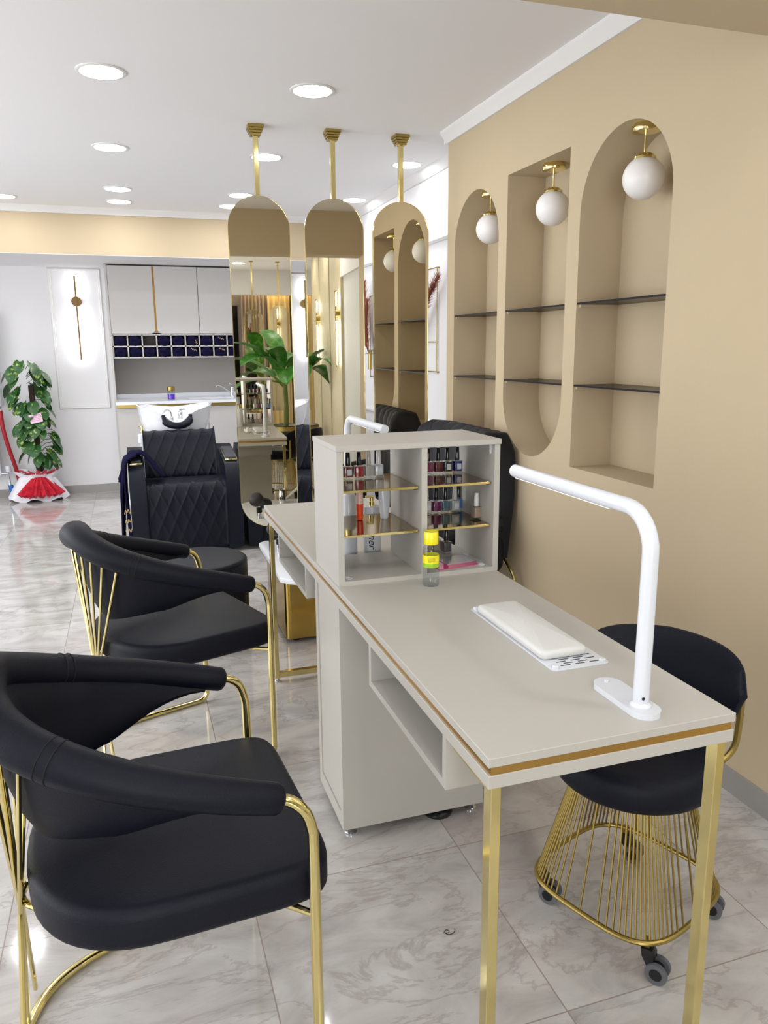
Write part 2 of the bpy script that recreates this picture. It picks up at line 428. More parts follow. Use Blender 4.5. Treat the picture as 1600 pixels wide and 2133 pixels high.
# ---- behind the camera: end wall, slats, window and curtains (seen in the mirrors)
struct('wall_front', bx(-3.2, 2.3, -4.3, -4.2, 0, CZ), mat('mauve_grey_wall', (150, 140, 132), .7), smooth=False)
struct('trim_12', bx(-3.2, WX + .25, -3.95, -3.75, 2.20, CZ), WHITE_WALL, smooth=False)
DGL = mat('dark_night_glass', (12, 14, 18), .04)
struct('window_1', bx(.42, 1.15, -4.2, -4.18, .0, 2.05), DGL, smooth=False)
SLAT = mat('beige_slat_wood', (206, 194, 164), .4, var=.08, scale=5)
def slat_panel(y0, y1, n):
    bm = BM(); d = (y1 - y0) / n
    for i in range(n): box(bm, WX + .0, WX + .022, y0 + i * d + d * .12, y0 + (i + 1) * d - d * .12, 0.0, CZ, .003, 1)
    box(bm, WX + .022, WX + .04, y0, y1, 0, CZ)
    return bm
for i, (a, b) in enumerate(((-.38, .45), (-1.3, -.46), (-2.2, -1.38))):
    o = obj('slat_panel', slat_panel(a, b, 15), SLAT)
    tag(o, ['beige vertical slat wall panel next to the pale grey recess, seen in the mirror', 'beige vertical slat wall panel in the middle of the row behind the banana plant', 'beige vertical slat wall panel farthest from the beam, by the curtain'][i], 'wall panel', 'slatted wall panels')

# ================================================================ CEILING LIGHTS
def ceiling_light(x, y, label):
    t = thing('ceiling_light', label, 'ceiling light', (x, y, CZ), 0, 'round recessed ceiling lights')
    return t
proto = ceiling_light(-.015, 3.75, '')
obj('rim', ring_lathe(BM(), [(.088, 0), (.103, 0), (.103, -.004), (.096, -.007), (.088, -.006)], seg=36), TRIMW, proto)
obj('diffuser', lathe(BM(), [(.0885, -.0005), (.0885, -.004)], seg=36), PANEL, proto)
spots = [(-.015, 3.75, 'largest, above the left armchair, leftmost of the near pair'), (.893, 3.735, 'nearest right one, above the desk and left of the beige wall'),
         (-.004, 5.05, 'second row back on the left'), (.902, 5.03, 'second row back, behind the left mirror pole'), (1.8, 4.98, 'behind the right mirror pole beside the white wall'),
         (.026, 6.28, 'third row back on the left, just in front of another'), (.92, 6.28, 'third row back, touching the top of the left mirror'), (1.807, 6.23, 'third row back between the middle and right mirrors'),
         (.032, 6.79, 'last on the left, nearest the beige beam'), (.901, 6.77, 'last one behind the top left edge of the left mirror'), (-.81, 6.79, 'cut by the left edge of the photo'),
         (-.93, 3.75, 'left outside row near the camera'), (-.93, 5.05, 'left outside row farther back'), (-1.85, 3.75, 'far left row near the camera'), (-1.85, 5.05, 'far left row farther back'),
         (-1.75, 6.79, 'far left row by the beam'), (1.5, .6, 'behind the camera by the grey recess'), (1.5, -.67, 'behind the camera by the slatted panels'), (1.07, -1.4, 'behind the camera, first seen in the left mirror'), (1.5, -1.75, 'behind the camera, above the slatted panels farther back'),
         (.2, -.3, 'behind the camera above the walkway'), (.2, -1.5, 'behind the camera above the walkway, rear'), (-1.0, -.3, 'behind the camera on the left'), (1.1, -2.75, 'behind the camera near the rear beam'), (-1.0, 1.0, 'beside the camera on the left'), (.4, .9, 'above the camera')]
for i, (x, y, l) in enumerate(spots):
    o = proto if i == 0 else copy_tree(proto)
    o.location = (x, y, CZ); o['label'] = 'round white ceiling light, ' + l

# ================================================================ NICHE LAMPS AND SHELVES
def globe_lamp(y, zt, label):
    t = thing('globe_lamp', label, 'ceiling lamp', (1.85, y, 2.02), 0, 'white globe lamps in the niches')
    obj('globe', sphere(BM(), (0, 0, 0), .075, 32, 20), GLOBE, t)
    obj('globe_cap', lathe(BM(), [(.004, .088), (.012, .088), (.03, .082), (.04, .072), (.041, .064)]), GOLD, t)
    obj('stem', lathe(BM(), [(.0045, .08), (.0045, zt - 2.02 - .02)], seg=12), GOLD, t)
    obj('canopy', lathe(BM(), [(.044, zt - 2.02), (.05, zt - 2.03), (.05, zt - 2.045), (.047, zt - 2.05), (.006, zt - 2.052)]), GOLD, t)
    return t
globe_lamp(3.84, ZT, 'white globe lamp with gold stem in the far arched niche, half hidden')
globe_lamp(3.21, ZT, 'white globe lamp with gold stem in the square topped middle niche')
globe_lamp(2.565, ZT, 'white globe lamp with gold stem in the nearest arched niche')
for i, (a, b) in enumerate(NY):
    nm = ['far arched niche', 'round bottomed middle niche', 'nearest arched niche'][i]
    for z, u in ((1.593, 'upper'), (1.262, 'lower')):
        t = thing('niche_shelf', f'{u} smoked glass shelf of the {nm}', 'shelf', (WX, (a + b) / 2, z), 0, 'smoked glass shelves in the niches')
        obj('glass_pane', bx(WX + .006, WX + ND - .001, a + .001, b - .001, z - .007, z), SMOKE, t, True, False)
        obj('front_edge', bx(WX + .003, WX + .006, a + .001, b - .001, z - .0075, z), SMOKE_E, t, True, False)
        for yy in (a + .001, b - .013):
            if i != 1 or z > 1.3: obj('ledge', bx(WX + .012, WX + ND - .03, yy, yy + .012, z - .019, z - .0075), TAN, t, True, False)
            else: obj('ledge', bx(WX + .012, WX + ND - .03, yy, yy + .012, z - .019, z - .0075), TAN, t, True, False)

# ================================================================ DESK
DX0, DX1, DY0, DY1, DZ = .501, .988, 1.008, 3.16, .777
desk = thing('manicure_desk', 'long greige manicure desk with a gold band under its top and gold square legs', 'desk', ((DX0 + DX1) / 2, (DY0 + DY1) / 2, 0))
obj('desktop', bx(DX0, DX1, DY0, DY1, DZ - .0165, DZ, bev=.001), GREIGE, desk, True)
obj('gold_band', bx(DX0 + .006, DX1 - .006, DY0 + .003, DY1 - .003, DZ - .0315, DZ - .0165), GOLD_BAND, desk, True, False)
obj('lower_board', bx(DX0 + .001, DX1 - .001, DY0 + .001, DY1 - .001, DZ - .055, DZ - .0315, bev=.001), GREIGE, desk, True)
CX0, CX1, CY0, CY1 = .505, .955, 1.955, 2.245
bm = BM(); box(bm, CX0 + .006, CX1 - .0, CY0 + .0, CY1, .03, DZ - .055)
for a, b in ((CY0, CY0 + .03), (CY1 - .03, CY1)): box(bm, CX0, CX0 + .006, a, b, .03, DZ - .055)
box(bm, CX0, CX0 + .006, CY0 + .03, CY1 - .03, .03, .075)
cab = obj('pedestal_cabinet', bm, GREIGE, desk, True, False)
obj('door_panel', bx(CX0 + .003, CX0 + .006, CY0 + .034, CY1 - .034, .079, DZ - .058), GREIGE, desk, True, False)
for fx in (CX0 + .03, CX1 - .03):
    for fy in (CY0 + .03, CY1 - .03):
        obj('levelling_foot', lathe(BM(), [(.018, 0), (.019, .005), (.012, .012), (.006, .014), (.006, .032)], (fx, fy, 0), 16), CHROME, desk, True)
def open_box(y0, y1):
    bm = BM(); z0, z1 = .615, DZ - .055; x0, x1 = DX0 + .003, CX1 - .05; t = .016
    box(bm, x0, x1, y0, y1, z0, z0 + t); box(bm, x0, x1, y0, y0 + t, z0 + t, z1); box(bm, x0, x1, y1 - t, y1, z0 + t, z1); box(bm, x1 - t, x1, y0 + t, y1 - t, z0 + t, z1)
    return bm
obj('open_shelf_box', open_box(1.19, 1.672), GREIGE, desk, True, False)
obj('open_shelf_box', open_box(2.37, 2.86), GREIGE, desk, True, False)
LT, LW = .028, .0185
def leg_frame(y):
    x0, x1 = .511, DX1 - .01
    for x in (x0, x1 - LW):
        obj('leg', bx(x, x + LW, y, y + LT, .018, DZ - .056, bev=.0012), GOLD, desk, True)
        obj('glide', lathe(BM(), [(.012, 0), (.014, .005), (.008, .01), (.005, .018)], (x + LW / 2, y + LT / 2, 0), 16), CHROME, desk, True)
    obj('stretcher', bx(x0 + LW, x1 - LW, y + .003, y + LT - .003, .02, .046, bev=.002), GOLD, desk, True)
leg_frame(1.016); leg_frame(3.10)
for a, b in ((1.05, 1.185), (2.865, 3.1)):
    obj('apron_rail', bx(.515, .535, a, b, DZ - .078, DZ - .0555, bev=.002), GOLD, desk, True)
    obj('apron_rail', bx(DX1 - .03, DX1 - .012, a, b + .2 if a < 2 else b, DZ - .078, DZ - .0555, bev=.002), GOLD, desk, True)

# organizer on the desk
OX0, OX1, OY0, OY1, OZ1 = .509, .99, 1.962, 2.235, 1.165
org = thing('polish_organizer', 'greige two column nail polish rack with gold shelves in the middle of the desk', 'shelf rack', ((OX0 + OX1) / 2, (OY0 + OY1) / 2, DZ))
T = .017
obj('top_board', bx(OX0 - .002, OX1 + .002, OY0 - .003, OY1, OZ1 - .015, OZ1, bev=.0008), GREIGE, org, True)
obj('side_board', bx(OX0, OX0 + T, OY0, OY1, DZ, OZ1 - .015), GREIGE, org, True, False)
obj('side_board', bx(OX1 - T, OX1, OY0, OY1, DZ, OZ1 - .015), GREIGE, org, True, False)
obj('divider', bx(.751, .768, OY0, OY1, DZ + .013, OZ1 - .015), GREIGE, org, True, False)
obj('bottom_board', bx(OX0 + T, OX1 - T, OY0, OY1, DZ, DZ + .013), GREIGE, org, True, False)
for x0, x1 in ((OX0 + T, .751), (.768, OX1 - T)):
    for z in (1.040, .915):
        s = obj('gold_shelf', bx(x0 + .002, x1 - .004, OY0 + .018, OY1 - .005, z - .006, z), BRASS_MIR, org, True, False)
        obj('shelf_edge', bx(x0 + .002, x1 - .004, OY0 + .0165, OY0 + .018, z - .0065, z - .0005), GOLD, org, True, False)
        obj('shelf_peg', bx(x1 - .012, x1, OY0 + .03, OY0 + .036, z - .011, z - .0065), BLACKP, org, True, False)
for (x, y) in ((.955, 2.115), (.953, 1.995), (.545, 1.99)):
    obj('hook_disc', ring_lathe(BM(), [(.006, 0), (.010, 0), (.010, .002), (.006, .002)], (x, y, DZ + .013), 16), WPLAST, org, True)
obj('bracket', bx(OX1 - T - .003, OX1 - T, OY0 + .02, OY0 + .032, OZ1 - .045, OZ1 - .016, bev=.001), WPLAST, org, True)

# nail polish
def polish_proto():
    t = thing('nail_polish_bottle', '', 'nail polish', (0, 0, 0), 0, 'nail polish bottles in the desk rack')
    g = obj('glass_bottle', prism(BM(), rrect(-.0143, .0143, -.0143, .0143, .004, 3), 2, 0, .038, .0015), CLEAR, t)
    bm = BM(); prism(bm, rrect(-.0128, .0128, -.0128, .0128, .003, 3), 2, .0065, .0368)
    lq = obj('lacquer', bm, BLACKP, t)
    obj('neck', lathe(BM(), [(.0085, .038), (.006, .040), (.006, .042)], seg=14), CLEAR, t)
    cp = obj('cap', lathe(BM(), [(.0074, .0395), (.0078, .043), (.0066, .078), (.0055, .0795)], seg=18), BLACKP, t)
    lb = obj('label', bx(-.005, .009, -.0149, -.0145, .012, .030), WPLAST, t, smooth=False)
    return t
PP = polish_proto()
cmats = {}
def colmat(rgb):
    if rgb not in cmats: cmats[rgb] = mat('lacquer_%d_%d_%d' % rgb, rgb, .18, coat=.6, var=.03)
    return cmats[rgb]
BLK = (18, 18, 20); WHC = (232, 230, 226); PNK = (222, 190, 180)
poln = []
rows = [
    ('upper left shelf', 1.0402, [(.597, 2.17, (120, 14, 18), BLK, 'dark red', 1), (.631, 2.17, (170, 22, 20), BLK, 'bright red', 0), (.662, 2.175, (206, 198, 188), (200, 192, 182), 'milky beige capped', 0), (.693, 2.172, (226, 224, 220), WHC, 'clear white', 1)]),
    ('upper right shelf', 1.0402, [(.788, 2.165, (44, 16, 34), BLK, 'blackish plum', 0), (.820, 2.17, (60, 18, 50), BLK, 'dark purple', 0), (.852, 2.172, (132, 20, 84), BLK, 'magenta', 0), (.884, 2.17, (104, 12, 28), BLK, 'wine red', 0), (.914, 2.168, (20, 20, 30), BLK, 'near black', 1), (.945, 2.165, (26, 30, 130), BLK, 'royal blue', 1)]),
    ('middle right shelf', .9152, [(.787, 2.17, (120, 100, 40), BLK, 'mustard', 0), (.818, 2.175, (90, 96, 50), BLK, 'olive', 0), (.850, 2.18, (214, 200, 190), (214, 210, 204), 'pale silver capped', 1), (.881, 2.178, (128, 44, 98), BLK, 'berry purple', 0), (.912, 2.176, (84, 116, 130), BLK, 'dusty teal', 0), (.942, 2.172, (204, 206, 196), (214, 210, 206), 'frosted pale grey', 1), (.966, 2.2, (84, 134, 196), BLK, 'sky blue', 0), (.962, 2.055, (176, 150, 128), WHC, 'white capped beige', 0)]),
    ('rack floor on the right', .7902, [(.79, 2.18, (196, 184, 176), BLK, 'greyish', 0), (.823, 2.182, (110, 90, 96), BLK, 'mauve grey', 0), (.856, 2.18, (200, 160, 140), PNK, 'peach capped', 0), (.886, 2.185, (206, 176, 164), PNK, 'rose capped', 0), (.905, 2.15, (96, 88, 86), BLK, 'smoky brown', 0)]),
]
first = True
for rn, z, lst in rows:
    for x, y, c, cc, nm, lab in lst:
        o = PP if first else copy_tree(PP); first = False
        o.location = (x, y, z); o.rotation_euler = (0, 0, random.uniform(-.15, .15))
        o['label'] = f'small {nm} nail polish bottle on the {rn}'
        for ch in children(o):
            nmn = ch.name.split('.')[0]
            if nmn in ('lacquer', 'cap'):
                ch.data = ch.data.copy(); ch.data.materials[0] = colmat(c if nmn == 'lacquer' else cc)
            if nmn == 'label' and not lab: bpy.data.objects.remove(ch)

# tall tubes on the middle left shelf
t = thing('orange_bottle', 'orange red tube bottle with a pale cap on the middle left shelf', 'bottle', (.629, 2.16, .9152), 0)
obj('bottle_body', lathe(BM(), [(.007, 0), (.0095, .002), (.0105, .02), (.0115, .05)], seg=20), colmat((236, 76, 34)), t)
obj('cap', lathe(BM(), [(.0115, .05), (.0112, .06), (.0105, .088), (.009, .09)], seg=20), colmat((240, 196, 184)), t)
t = thing('hand_cream_tube', 'white tapered cosmetic tube on the middle left shelf beside the orange bottle', 'tube', (.708, 2.165, .9152), 0)
obj('tube_body', loft_bm := (lambda: (lambda b: (loft(b, [[((.012 + .006 * min(1, h / .05)) * math.cos(a * .3142), (.012 - .004 * max(0, (h - .05) / .05)) * math.sin(a * .3142), h) for a in range(20)] for h in (.0, .02, .04, .06, .085, .098)]), b)[1])(BM()))(), WPLAST, t)
obj('cap_base', lathe(BM(), [(.0115, -.0), (.0115, .012)], seg=20), colmat((226, 222, 218)), t)
# flat blister pack on the rack floor
t = thing('sticker_pack', 'flat pink and clear plastic pack lying on the rack floor, lower right', 'pack', (.885, 2.04, .7902), R(8))
obj('card', bx(-.08, .055, -.052, .05, 0, .002), colmat((206, 60, 120)), t, smooth=False)
obj('foil_window', bx(-.035, .07, -.02, .055, .002, .0035), mat('silver_film', (196, 196, 200), .2, .6), t, smooth=False)
# yellow capped bottle
t = thing('remover_bottle', 'clear plastic bottle with a yellow cap and yellow green label in front of the rack', 'bottle', (.753, 1.895, DZ), 0)
obj('bottle_shell', lathe(BM(), [(.014, 0.001), (.0205, 0), (.0225, .004), (.0225, .03), (.0222, .1), (.0205, .11), (.0165, .116), (.0165, .122)], seg=32), CLEAR, t)
YEL = colmat((246, 232, 30))
obj('cap', lathe(BM(), [(.0195, .118), (.0205, .12), (.0200, .15), (.0180, .153), (.0172, .1525)], seg=32), YEL, t)
lb = obj('label', lathe(BM(), [(.0228, .055), (.0228, .088)], seg=32, cap=False), YEL, t)
obj('green_stripe', lathe(BM(), [(.02285, .0555), (.02285, .066)], seg=32, cap=False), colmat((150, 196, 40)), lb)
for k in range(5):
    bm = BM()
    for a0 in range(0, 9 if k < 4 else 4):
        a = R(-135 + a0 * 6 + k); p = Vector((.0230 * math.cos(a), .0230 * math.sin(a), .084 - k * .003)); q = Vector((.0230 * math.cos(a + R(4.4)), .0230 * math.sin(a + R(4.4)), .084 - k * .003))
        vs = [bm.verts.new(v) for v in (p, q, q + Vector((0, 0, -.0011)), p + Vector((0, 0, -.0011)))]; bm.faces.new(vs)
    obj('print_line', bm, BLACKP, lb, smooth=False)
# far half of the desk: pump bottles, tissue
t = thing('toner_bottle', 'white cylinder bottle with gold pump and script lettering on the far desk half', 'bottle', (.706, 2.29, DZ), 0)
obj('bottle_body', lathe(BM(), [(.026, 0), (.028, .003), (.028, .148), (.026, .151), (.012, .152)], seg=32), WPLAST, t)
obj('pump', lathe(BM(), [(.009, .151), (.009, .165), (.007, .167), (.007, .178)], seg=16), GOLD, t)
obj('pump_nozzle', bx(-.020, .006, -.004, .004, .178, .185, bev=.001), GOLD, t)
text('Toner', .034, 'lettering', BLACKP, t, Matrix.Translation((-.008, -.0283, .062)) @ Matrix.Rotation(R(90), 4, 'X') @ Matrix.Rotation(R(-90), 4, 'Z'), shear=.4)
t = thing('lotion_bottle', 'plain pale bottle standing behind the left column of the rack', 'bottle', (.630, 2.29, DZ), 0)
obj('bottle_body', lathe(BM(), [(.024, 0), (.026, .003), (.026, .185), (.020, .195), (.01, .198)], seg=28), WPLAST, t)
obj('cap', lathe(BM(), [(.011, .198), (.011, .22), (.009, .222)], seg=18), GOLD, t)
bm = BM(); sphere(bm, (0, 0, .018), .026, 14, 8, .7)
for v in bm.verts: v.co *= 1 + random.uniform(-.3, .35)
for v in bm.verts: v.co.z = max(0, v.co.z)
o = obj('crumpled_tissue', bm, mat('tissue_paper', (240, 240, 240), .9), smooth=False); o.location = (.735, 2.78, DZ)
tag(o, 'crumpled white tissue on the far half of the desk', 'tissue')

# desk lamps
def desk_lamp(x, y, dirn, label):
    t = thing('desk_lamp', label, 'desk lamp', (x, y, DZ), 0, 'white tube desk lamps')
    out = rrect(-.028, .028, -.04, .125, .0279, 10)
    out = [(a, b * dirn) for a, b in out]
    obj('base', prism(BM(), out, 2, 0, .011, .002), WPLAST, t)
    H, rb, L = .363, .07, .5
    pts = [(0, 0, .011), (0, 0, .1), (0, 0, .2), (0, 0, H - rb - .02)]
    for k in range(9):
        a = math.pi / 2 * k / 8; pts.append((0, dirn * (rb - rb * math.cos(a)), H - rb + rb * math.sin(a)))
    for q in (.25, .5, .75, 1): pts.append((0, dirn * (rb + (L - rb) * q), H + .0 * q))
    bm = BM(); tube(bm, pts, .0145, 20); obj('arm_tube', bm, WPLAST, t)
    obj('collar', lathe(BM(), [(.019, .011), (.019, .013), (.0148, .018)], seg=24), WPLAST, t)
    obj('switch', lathe(BM(), [(.0045, .011), (.0045, .014), (.003, .015)], (0, dirn * .105, 0), 12), WPLAST, t)
    bm = BM(); tube(bm, [(-.006, -dirn * .0140, .03), (-.006, -dirn * .0150, .03)], .003, 10); obj('cable_hole', bm, BLACKP, t)
    obj('led_strip', bx(-.006, .006, min(dirn * .12, dirn * .49), max(dirn * .12, dirn * .49), H - .0152, H - .0135), mat('frosted_diffuser', (240, 240, 240), .4), t, smooth=False)
    return t
desk_lamp(.832, 1.072, 1, 'white bent tube desk lamp on the near end of the desk')
desk_lamp(.842, 3.06, -1, 'white bent tube desk lamp on the far end of the desk, behind the rack')
# dust plates with hand cushions
def plate(x0, x1, y0, y1, label):
    t = thing('dust_plate', label, 'plate', ((x0 + x1) / 2, (y0 + y1) / 2, DZ), 0, 'perforated white plates')
    hw, hl = (x1 - x0) / 2, (y1 - y0) / 2
    obj('plate_sheet', prism(BM(), rrect(-hw, hw, -hl, hl, .01, 4), 2, .0, .0025, .0004), WPLAST, t)
    for sx in (-1, 1):
        for sy in (-1, 1):
            obj('screw_cap', lathe(BM(), [(.0075, .0025), (.0075, .007), (.005, .009)], (sx * (hw - .012), sy * (hl - .012), 0), 16), WPLAST, t)
    for sg in (-1, 1):
        bm = BM()
        for r_ in range(6):
            for c in range(3):
                xx = -hw + .028 + c * .034 + (r_ % 2) * .012; yy = sg * (hl - .018 - r_ * .0095)
                if xx + .02 < hw - .008: box(bm, xx, xx + .022, yy - .0014, yy + .0014, .0024, .0029)
        obj('slots', bm, mat('slot_shadow', (40, 42, 46), .8), t, smooth=False)
    return t
plate(.771, .905, 1.27, 1.676, 'white perforated plate screwed to the near half of the desk')
plate(.771, .905, 2.5, 2.9, 'white perforated plate on the far half of the desk, behind the rack')
PAD = mat('white_leatherette', (212, 211, 208), .45, var=.02, bump=.2, bscale=300)
for (x0, x1, y0, y1, l) in ((.772, .882, 1.318, 1.642, 'white padded hand cushion lying on the near perforated plate'), (.785, .885, 2.56, 2.84, 'white padded hand cushion lying on the far perforated plate')):
    o = obj('hand_cushion', cushion(BM(), rrect(-(x1 - x0) / 2, (x1 - x0) / 2, -(y1 - y0) / 2, (y1 - y0) / 2, .014, 4), 0.0, .021, .009, .008), PAD)
    o.location = ((x0 + x1) / 2, (y0 + y1) / 2, DZ + .0031); tag(o, l, 'cushion', 'white hand cushions')

# ================================================================ ARMCHAIRS
def rail_pt(t):
    a = abs(t); th = t * math.pi / 2; s = 1 if t >= 0 else -1
    y = s * .27 * abs(math.sin(th)) ** .8
    x = -.288 + .468 * (1 - math.cos(th))
    z = .843 - .193 * (a ** 1.1 if a < 1 else 1)
    return Vector((x, y, z))
def d_outline(xf, xb, hw, n=48):
    o = []
    for k in range(n):
        a = 2 * math.pi * k / n; c, s = math.cos(a), math.sin(a)
        e = .24 if c > 0 else .80
        ey = .24 if c > 0 else .80
        o.append(((xf if c > 0 else -xb) * abs(c) ** e, hw * (1 if s >= 0 else -1) * abs(s) ** ey))
    return o
def make_armchair():
    t = thing('armchair', '', 'chair', (0, 0, 0), 0, 'black armchairs with gold wire backs')
    so = d_outline(.292, .245, .27)
    obj('seat', cushion(BM(), so, .415, .498, .022, .006, 5), LEATHER, t)
    bm = BM(); pp = [(x * .994, y * .994, .478) for x, y in so]; tube(bm, pp, .0016, 6, closed=True); obj('seat_piping', bm, LEATHER, t)
    # padded rail
    bm = BM(); N = 44; pts = []; rs = []
    for i in range(N + 1):
        q = -1 + 2 * i / N; pts.append(rail_pt(q)); rs.append(.028 + .017 * (1 - abs(q)) ** .85)
    d0 = (pts[0] - pts[1]).normalized()
    head = [(pts[0] + d0 * .012, rs[0] * .62), (pts[0] + d0 * .007, rs[0] * .88)]
    d1 = (pts[-1] - pts[-2]).normalized()
    tail = [(pts[-1] + d1 * .007, rs[-1] * .88), (pts[-1] + d1 * .012, rs[-1] * .62)]
    P = [h[0] for h in head] + pts + [h[0] for h in tail]; Q = [h[1] for h in head] + rs + [h[1] for h in tail]
    tube(bm, P, Q, 18)
    rail = obj('arm_rail', bm, LEATHER, t)
    for q in (-.47, .47):
        for dq in (0, .03):
            c = rail_pt(q + dq); c2 = rail_pt(q + dq + .02); tn = (c2 - c).normalized(); u = tn.cross(Vector((0, 0, 1))).normalized(); v = u.cross(tn)
            r = .028 + .017 * (1 - abs(q)) ** .85
            bm = BM(); tube(bm, [c + (u * math.cos(k * math.pi / 10) + v * math.sin(k * math.pi / 10)) * (r + .0003) for k in range(20)], .0014, 5, closed=True)
            obj('stitched_seam', bm, mat('dark_thread', (16, 17, 22), .8) if not bpy.data.materials.get('dark_thread') else bpy.data.materials['dark_thread'], rail)
    # shell of the backrest, from the rail down to the seat
    bm = BM(); rings = []
    for i in range(37):
        q = -.96 + 1.92 * i / 36; a = abs(q); top = rail_pt(q)
        k = min(1, max(0, (a - .52) / .43)) ** 1.5
        zb = (.545 + .045 * min(1, a / .5)) * (1 - k) + (top.z - .024) * k
        th = q * math.pi / 2; s = 1 if q >= 0 else -1
        bot = Vector((-.215 + .40 * (1 - math.cos(th)), s * .222 * abs(math.sin(th)) ** .8, zb))
        bot = bot * (1 - k) + Vector((top.x - .01, top.y * .93, zb)) * k
        out = Vector((math.cos(th) * -1, math.sin(th), 0)).normalized()
        hgt = 6; ro = []; ri = []
        for j in range(hgt + 1):
            f = j / hgt; p = top.lerp(bot, f) ; bulge = .012 * math.sin(f * math.pi)
            w_ = .016 * (1 if 0 < j < hgt else .45) * (1 - .55 * k)
            ro.append(p + out * (w_ + bulge * .3)); ri.append(p - out * (w_ + (1 - k) * (.028 + .017 * (1 - a) ** .85) * .62 * (1 - f) ** .7 * (1 if j else .5)))
        rings.append(ro + ri[::-1])
    loft(bm, rings); obj('back_shell', bm, LEATHER, t)
    # gold frame
    fr = .0105
    for s in (-1, 1):
        bm = BM(); y = s * .281
        ring = [(.24, y, .05), (.235, y, .022), (.21, y, .0125), (.17, y, .0115)]
        pts = smooth_path([(.172, s * .271, .648), (.200, s * .275, .645), (.226, y, .622), (.2385, y, .585), (.241, y, .54), (.241, y, .3), (.241, y, .07), (.236, y, .03), (.215, y, .0125), (.17, y, .0105), (.02, s * .279, .0105)], 5)
        tube(bm, pts, fr, 12); obj('front_leg', bm, GOLD, t)
    bm = BM(); tube(bm, smooth_path([(.02, -.279, .0105), (-.12, -.267, .0105), (-.235, -.2, .0105), (-.29, -.1, .0105), (-.305, 0, .0105), (-.29, .1, .0105), (-.235, .2, .0105), (-.12, .267, .0105), (.02, .279, .0105)], 5), fr, 12); obj('floor_ring', bm, GOLD, t)
    bm = BM(); tube(bm, smooth_path([(.236, -.279, .408), (.2, -.24, .408), (.13, -.18, .408), (-.10, -.16, .408), (-.2, -.09, .405), (-.262, 0, .395), (-.2, .09, .405), (-.10, .16, .408), (.13, .18, .408), (.2, .24, .408), (.236, .279, .408)], 5), .007, 10); obj('seat_ring', bm, GOLD, t)
    wr = .0042
    for k in range(9):
        q = -.36 + .09 * k; top = rail_pt(q); th = q * math.pi / 2
        out = Vector((-math.cos(th), math.sin(th), 0)); p = top + out * .012 + Vector((0, 0, -.036))
        yk = (k - 4) * .006
        bm = BM(); tube(bm, [p, (-.266, yk, .375)], wr, 8, cap=True); obj('back_wire', bm, GOLD, t)
    for k, q in enumerate((-.2, -.1, .1, .2)):
        bm = BM(); tube(bm, [(-.266, q * .06, .38), (-.30 + abs(q) * .10, q, .012)], .0052, 8); obj('lower_strut', bm, GOLD, t)
    return t
ac = make_armchair()
ac.location = (-.006, 1.466, 0); ac.rotation_euler = (0, 0, R(4)); ac['label'] = 'black armchair with gold legs nearest the camera, facing the desk'
a2 = copy_tree(ac); a2.location = (.078, 2.677, 0); a2.rotation_euler = (0, 0, R(19)); a2['label'] = 'black armchair with gold wire back, the farther one, behind the nearest armchair'

# ================================================================ WHEELED STOOL
st = thing('wheeled_stool', 'black rounded stool with gold cage base on four casters, right of the desk', 'stool', (1.108, 1.442, 0), R(35))
circ = [(.192 * math.cos(2 * math.pi * k / 40), .192 * math.sin(2 * math.pi * k / 40)) for k in range(40)]
circ = [((x * 1.0), y * 1.02) for x, y in circ]
obj('seat', cushion(BM(), circ, .385, .475, .035, .01, 5), LEATHER, st)
def sqring(r, z, n=40, e=.62, rot=R(27)):
    o = []
    for k in range(n):
        a = 2 * math.pi * k / n; c, s = math.cos(a), math.sin(a)
        x = r * (1 if c >= 0 else -1) * abs(c) ** e; y = r * (1 if s >= 0 else -1) * abs(s) ** e
        b = rot + R(-45 + 45)  # corners of the rounded square
        o.append(Vector((x * math.cos(b) - y * math.sin(b), x * math.sin(b) + y * math.cos(b), z)))
    return o
RQ = R(156 - 35 - 45)
base = sqring(.19, .098, 64, .55, RQ)
bm = BM(); tube(bm, base, .0065, 10, closed=True); obj('base_ring', bm, GOLD_SAT, st)
topr = [Vector((.135 * math.cos(2 * math.pi * k / 32), .135 * math.sin(2 * math.pi * k / 32), .382)) for k in range(32)]
bm = BM(); tube(bm, topr, .005, 8, closed=True); obj('top_ring', bm, GOLD_SAT, st)
bm = BM()
for k in range(72):
    b = sqring(.188, .1, 72, .55, RQ)[k]; a = math.atan2(b.y, b.x)
    tube(bm, [b, (.135 * math.cos(a), .135 * math.sin(a), .386)], .0026, 6)
obj('wire_cage', bm, GOLD_SAT, st)
def caster(az, px, py, rz):
    c = obj('caster', bx(-.006, .006, -.006, .006, .07, .098), GOLD_SAT, st)
    c.location = (px, py, 0); c.rotation_euler = (0, 0, rz)
    bm = BM(); prism(bm, [(-.012, .075), (.014, .078), (.02, .066), (.016, .04), (.034, .018), (.026, .012), (.004, .03), (-.01, .055)], 0, -.013, .013, .003); 
    obj('caster_housing', bm, BLACKP, c)
    bm = BM()
    for s in (-1, 1): tube(bm, [(s * .010, .026, .026), (s * .020, .026, .026)], .025, 22)
    obj('caster_wheel', bm, RUBBER, c)
    bm = BM(); tube(bm, [(-.0215, .026, .026), (.0215, .026, .026)], .014, 16); obj('wheel_hub', bm, BLACKP, c)
inv = Matrix.Rotation(-R(35), 3, 'Z')
for wx, wy in ((.925, 1.565), (1.03, 1.24), (1.247, 1.635), (1.31, 1.375)):
    p = inv @ Vector((wx - 1.108, wy - 1.442, 0)); L_ = p.length; p = p * ((L_ - .012) / L_)
    caster(0, p.x, p.y, R(-178))
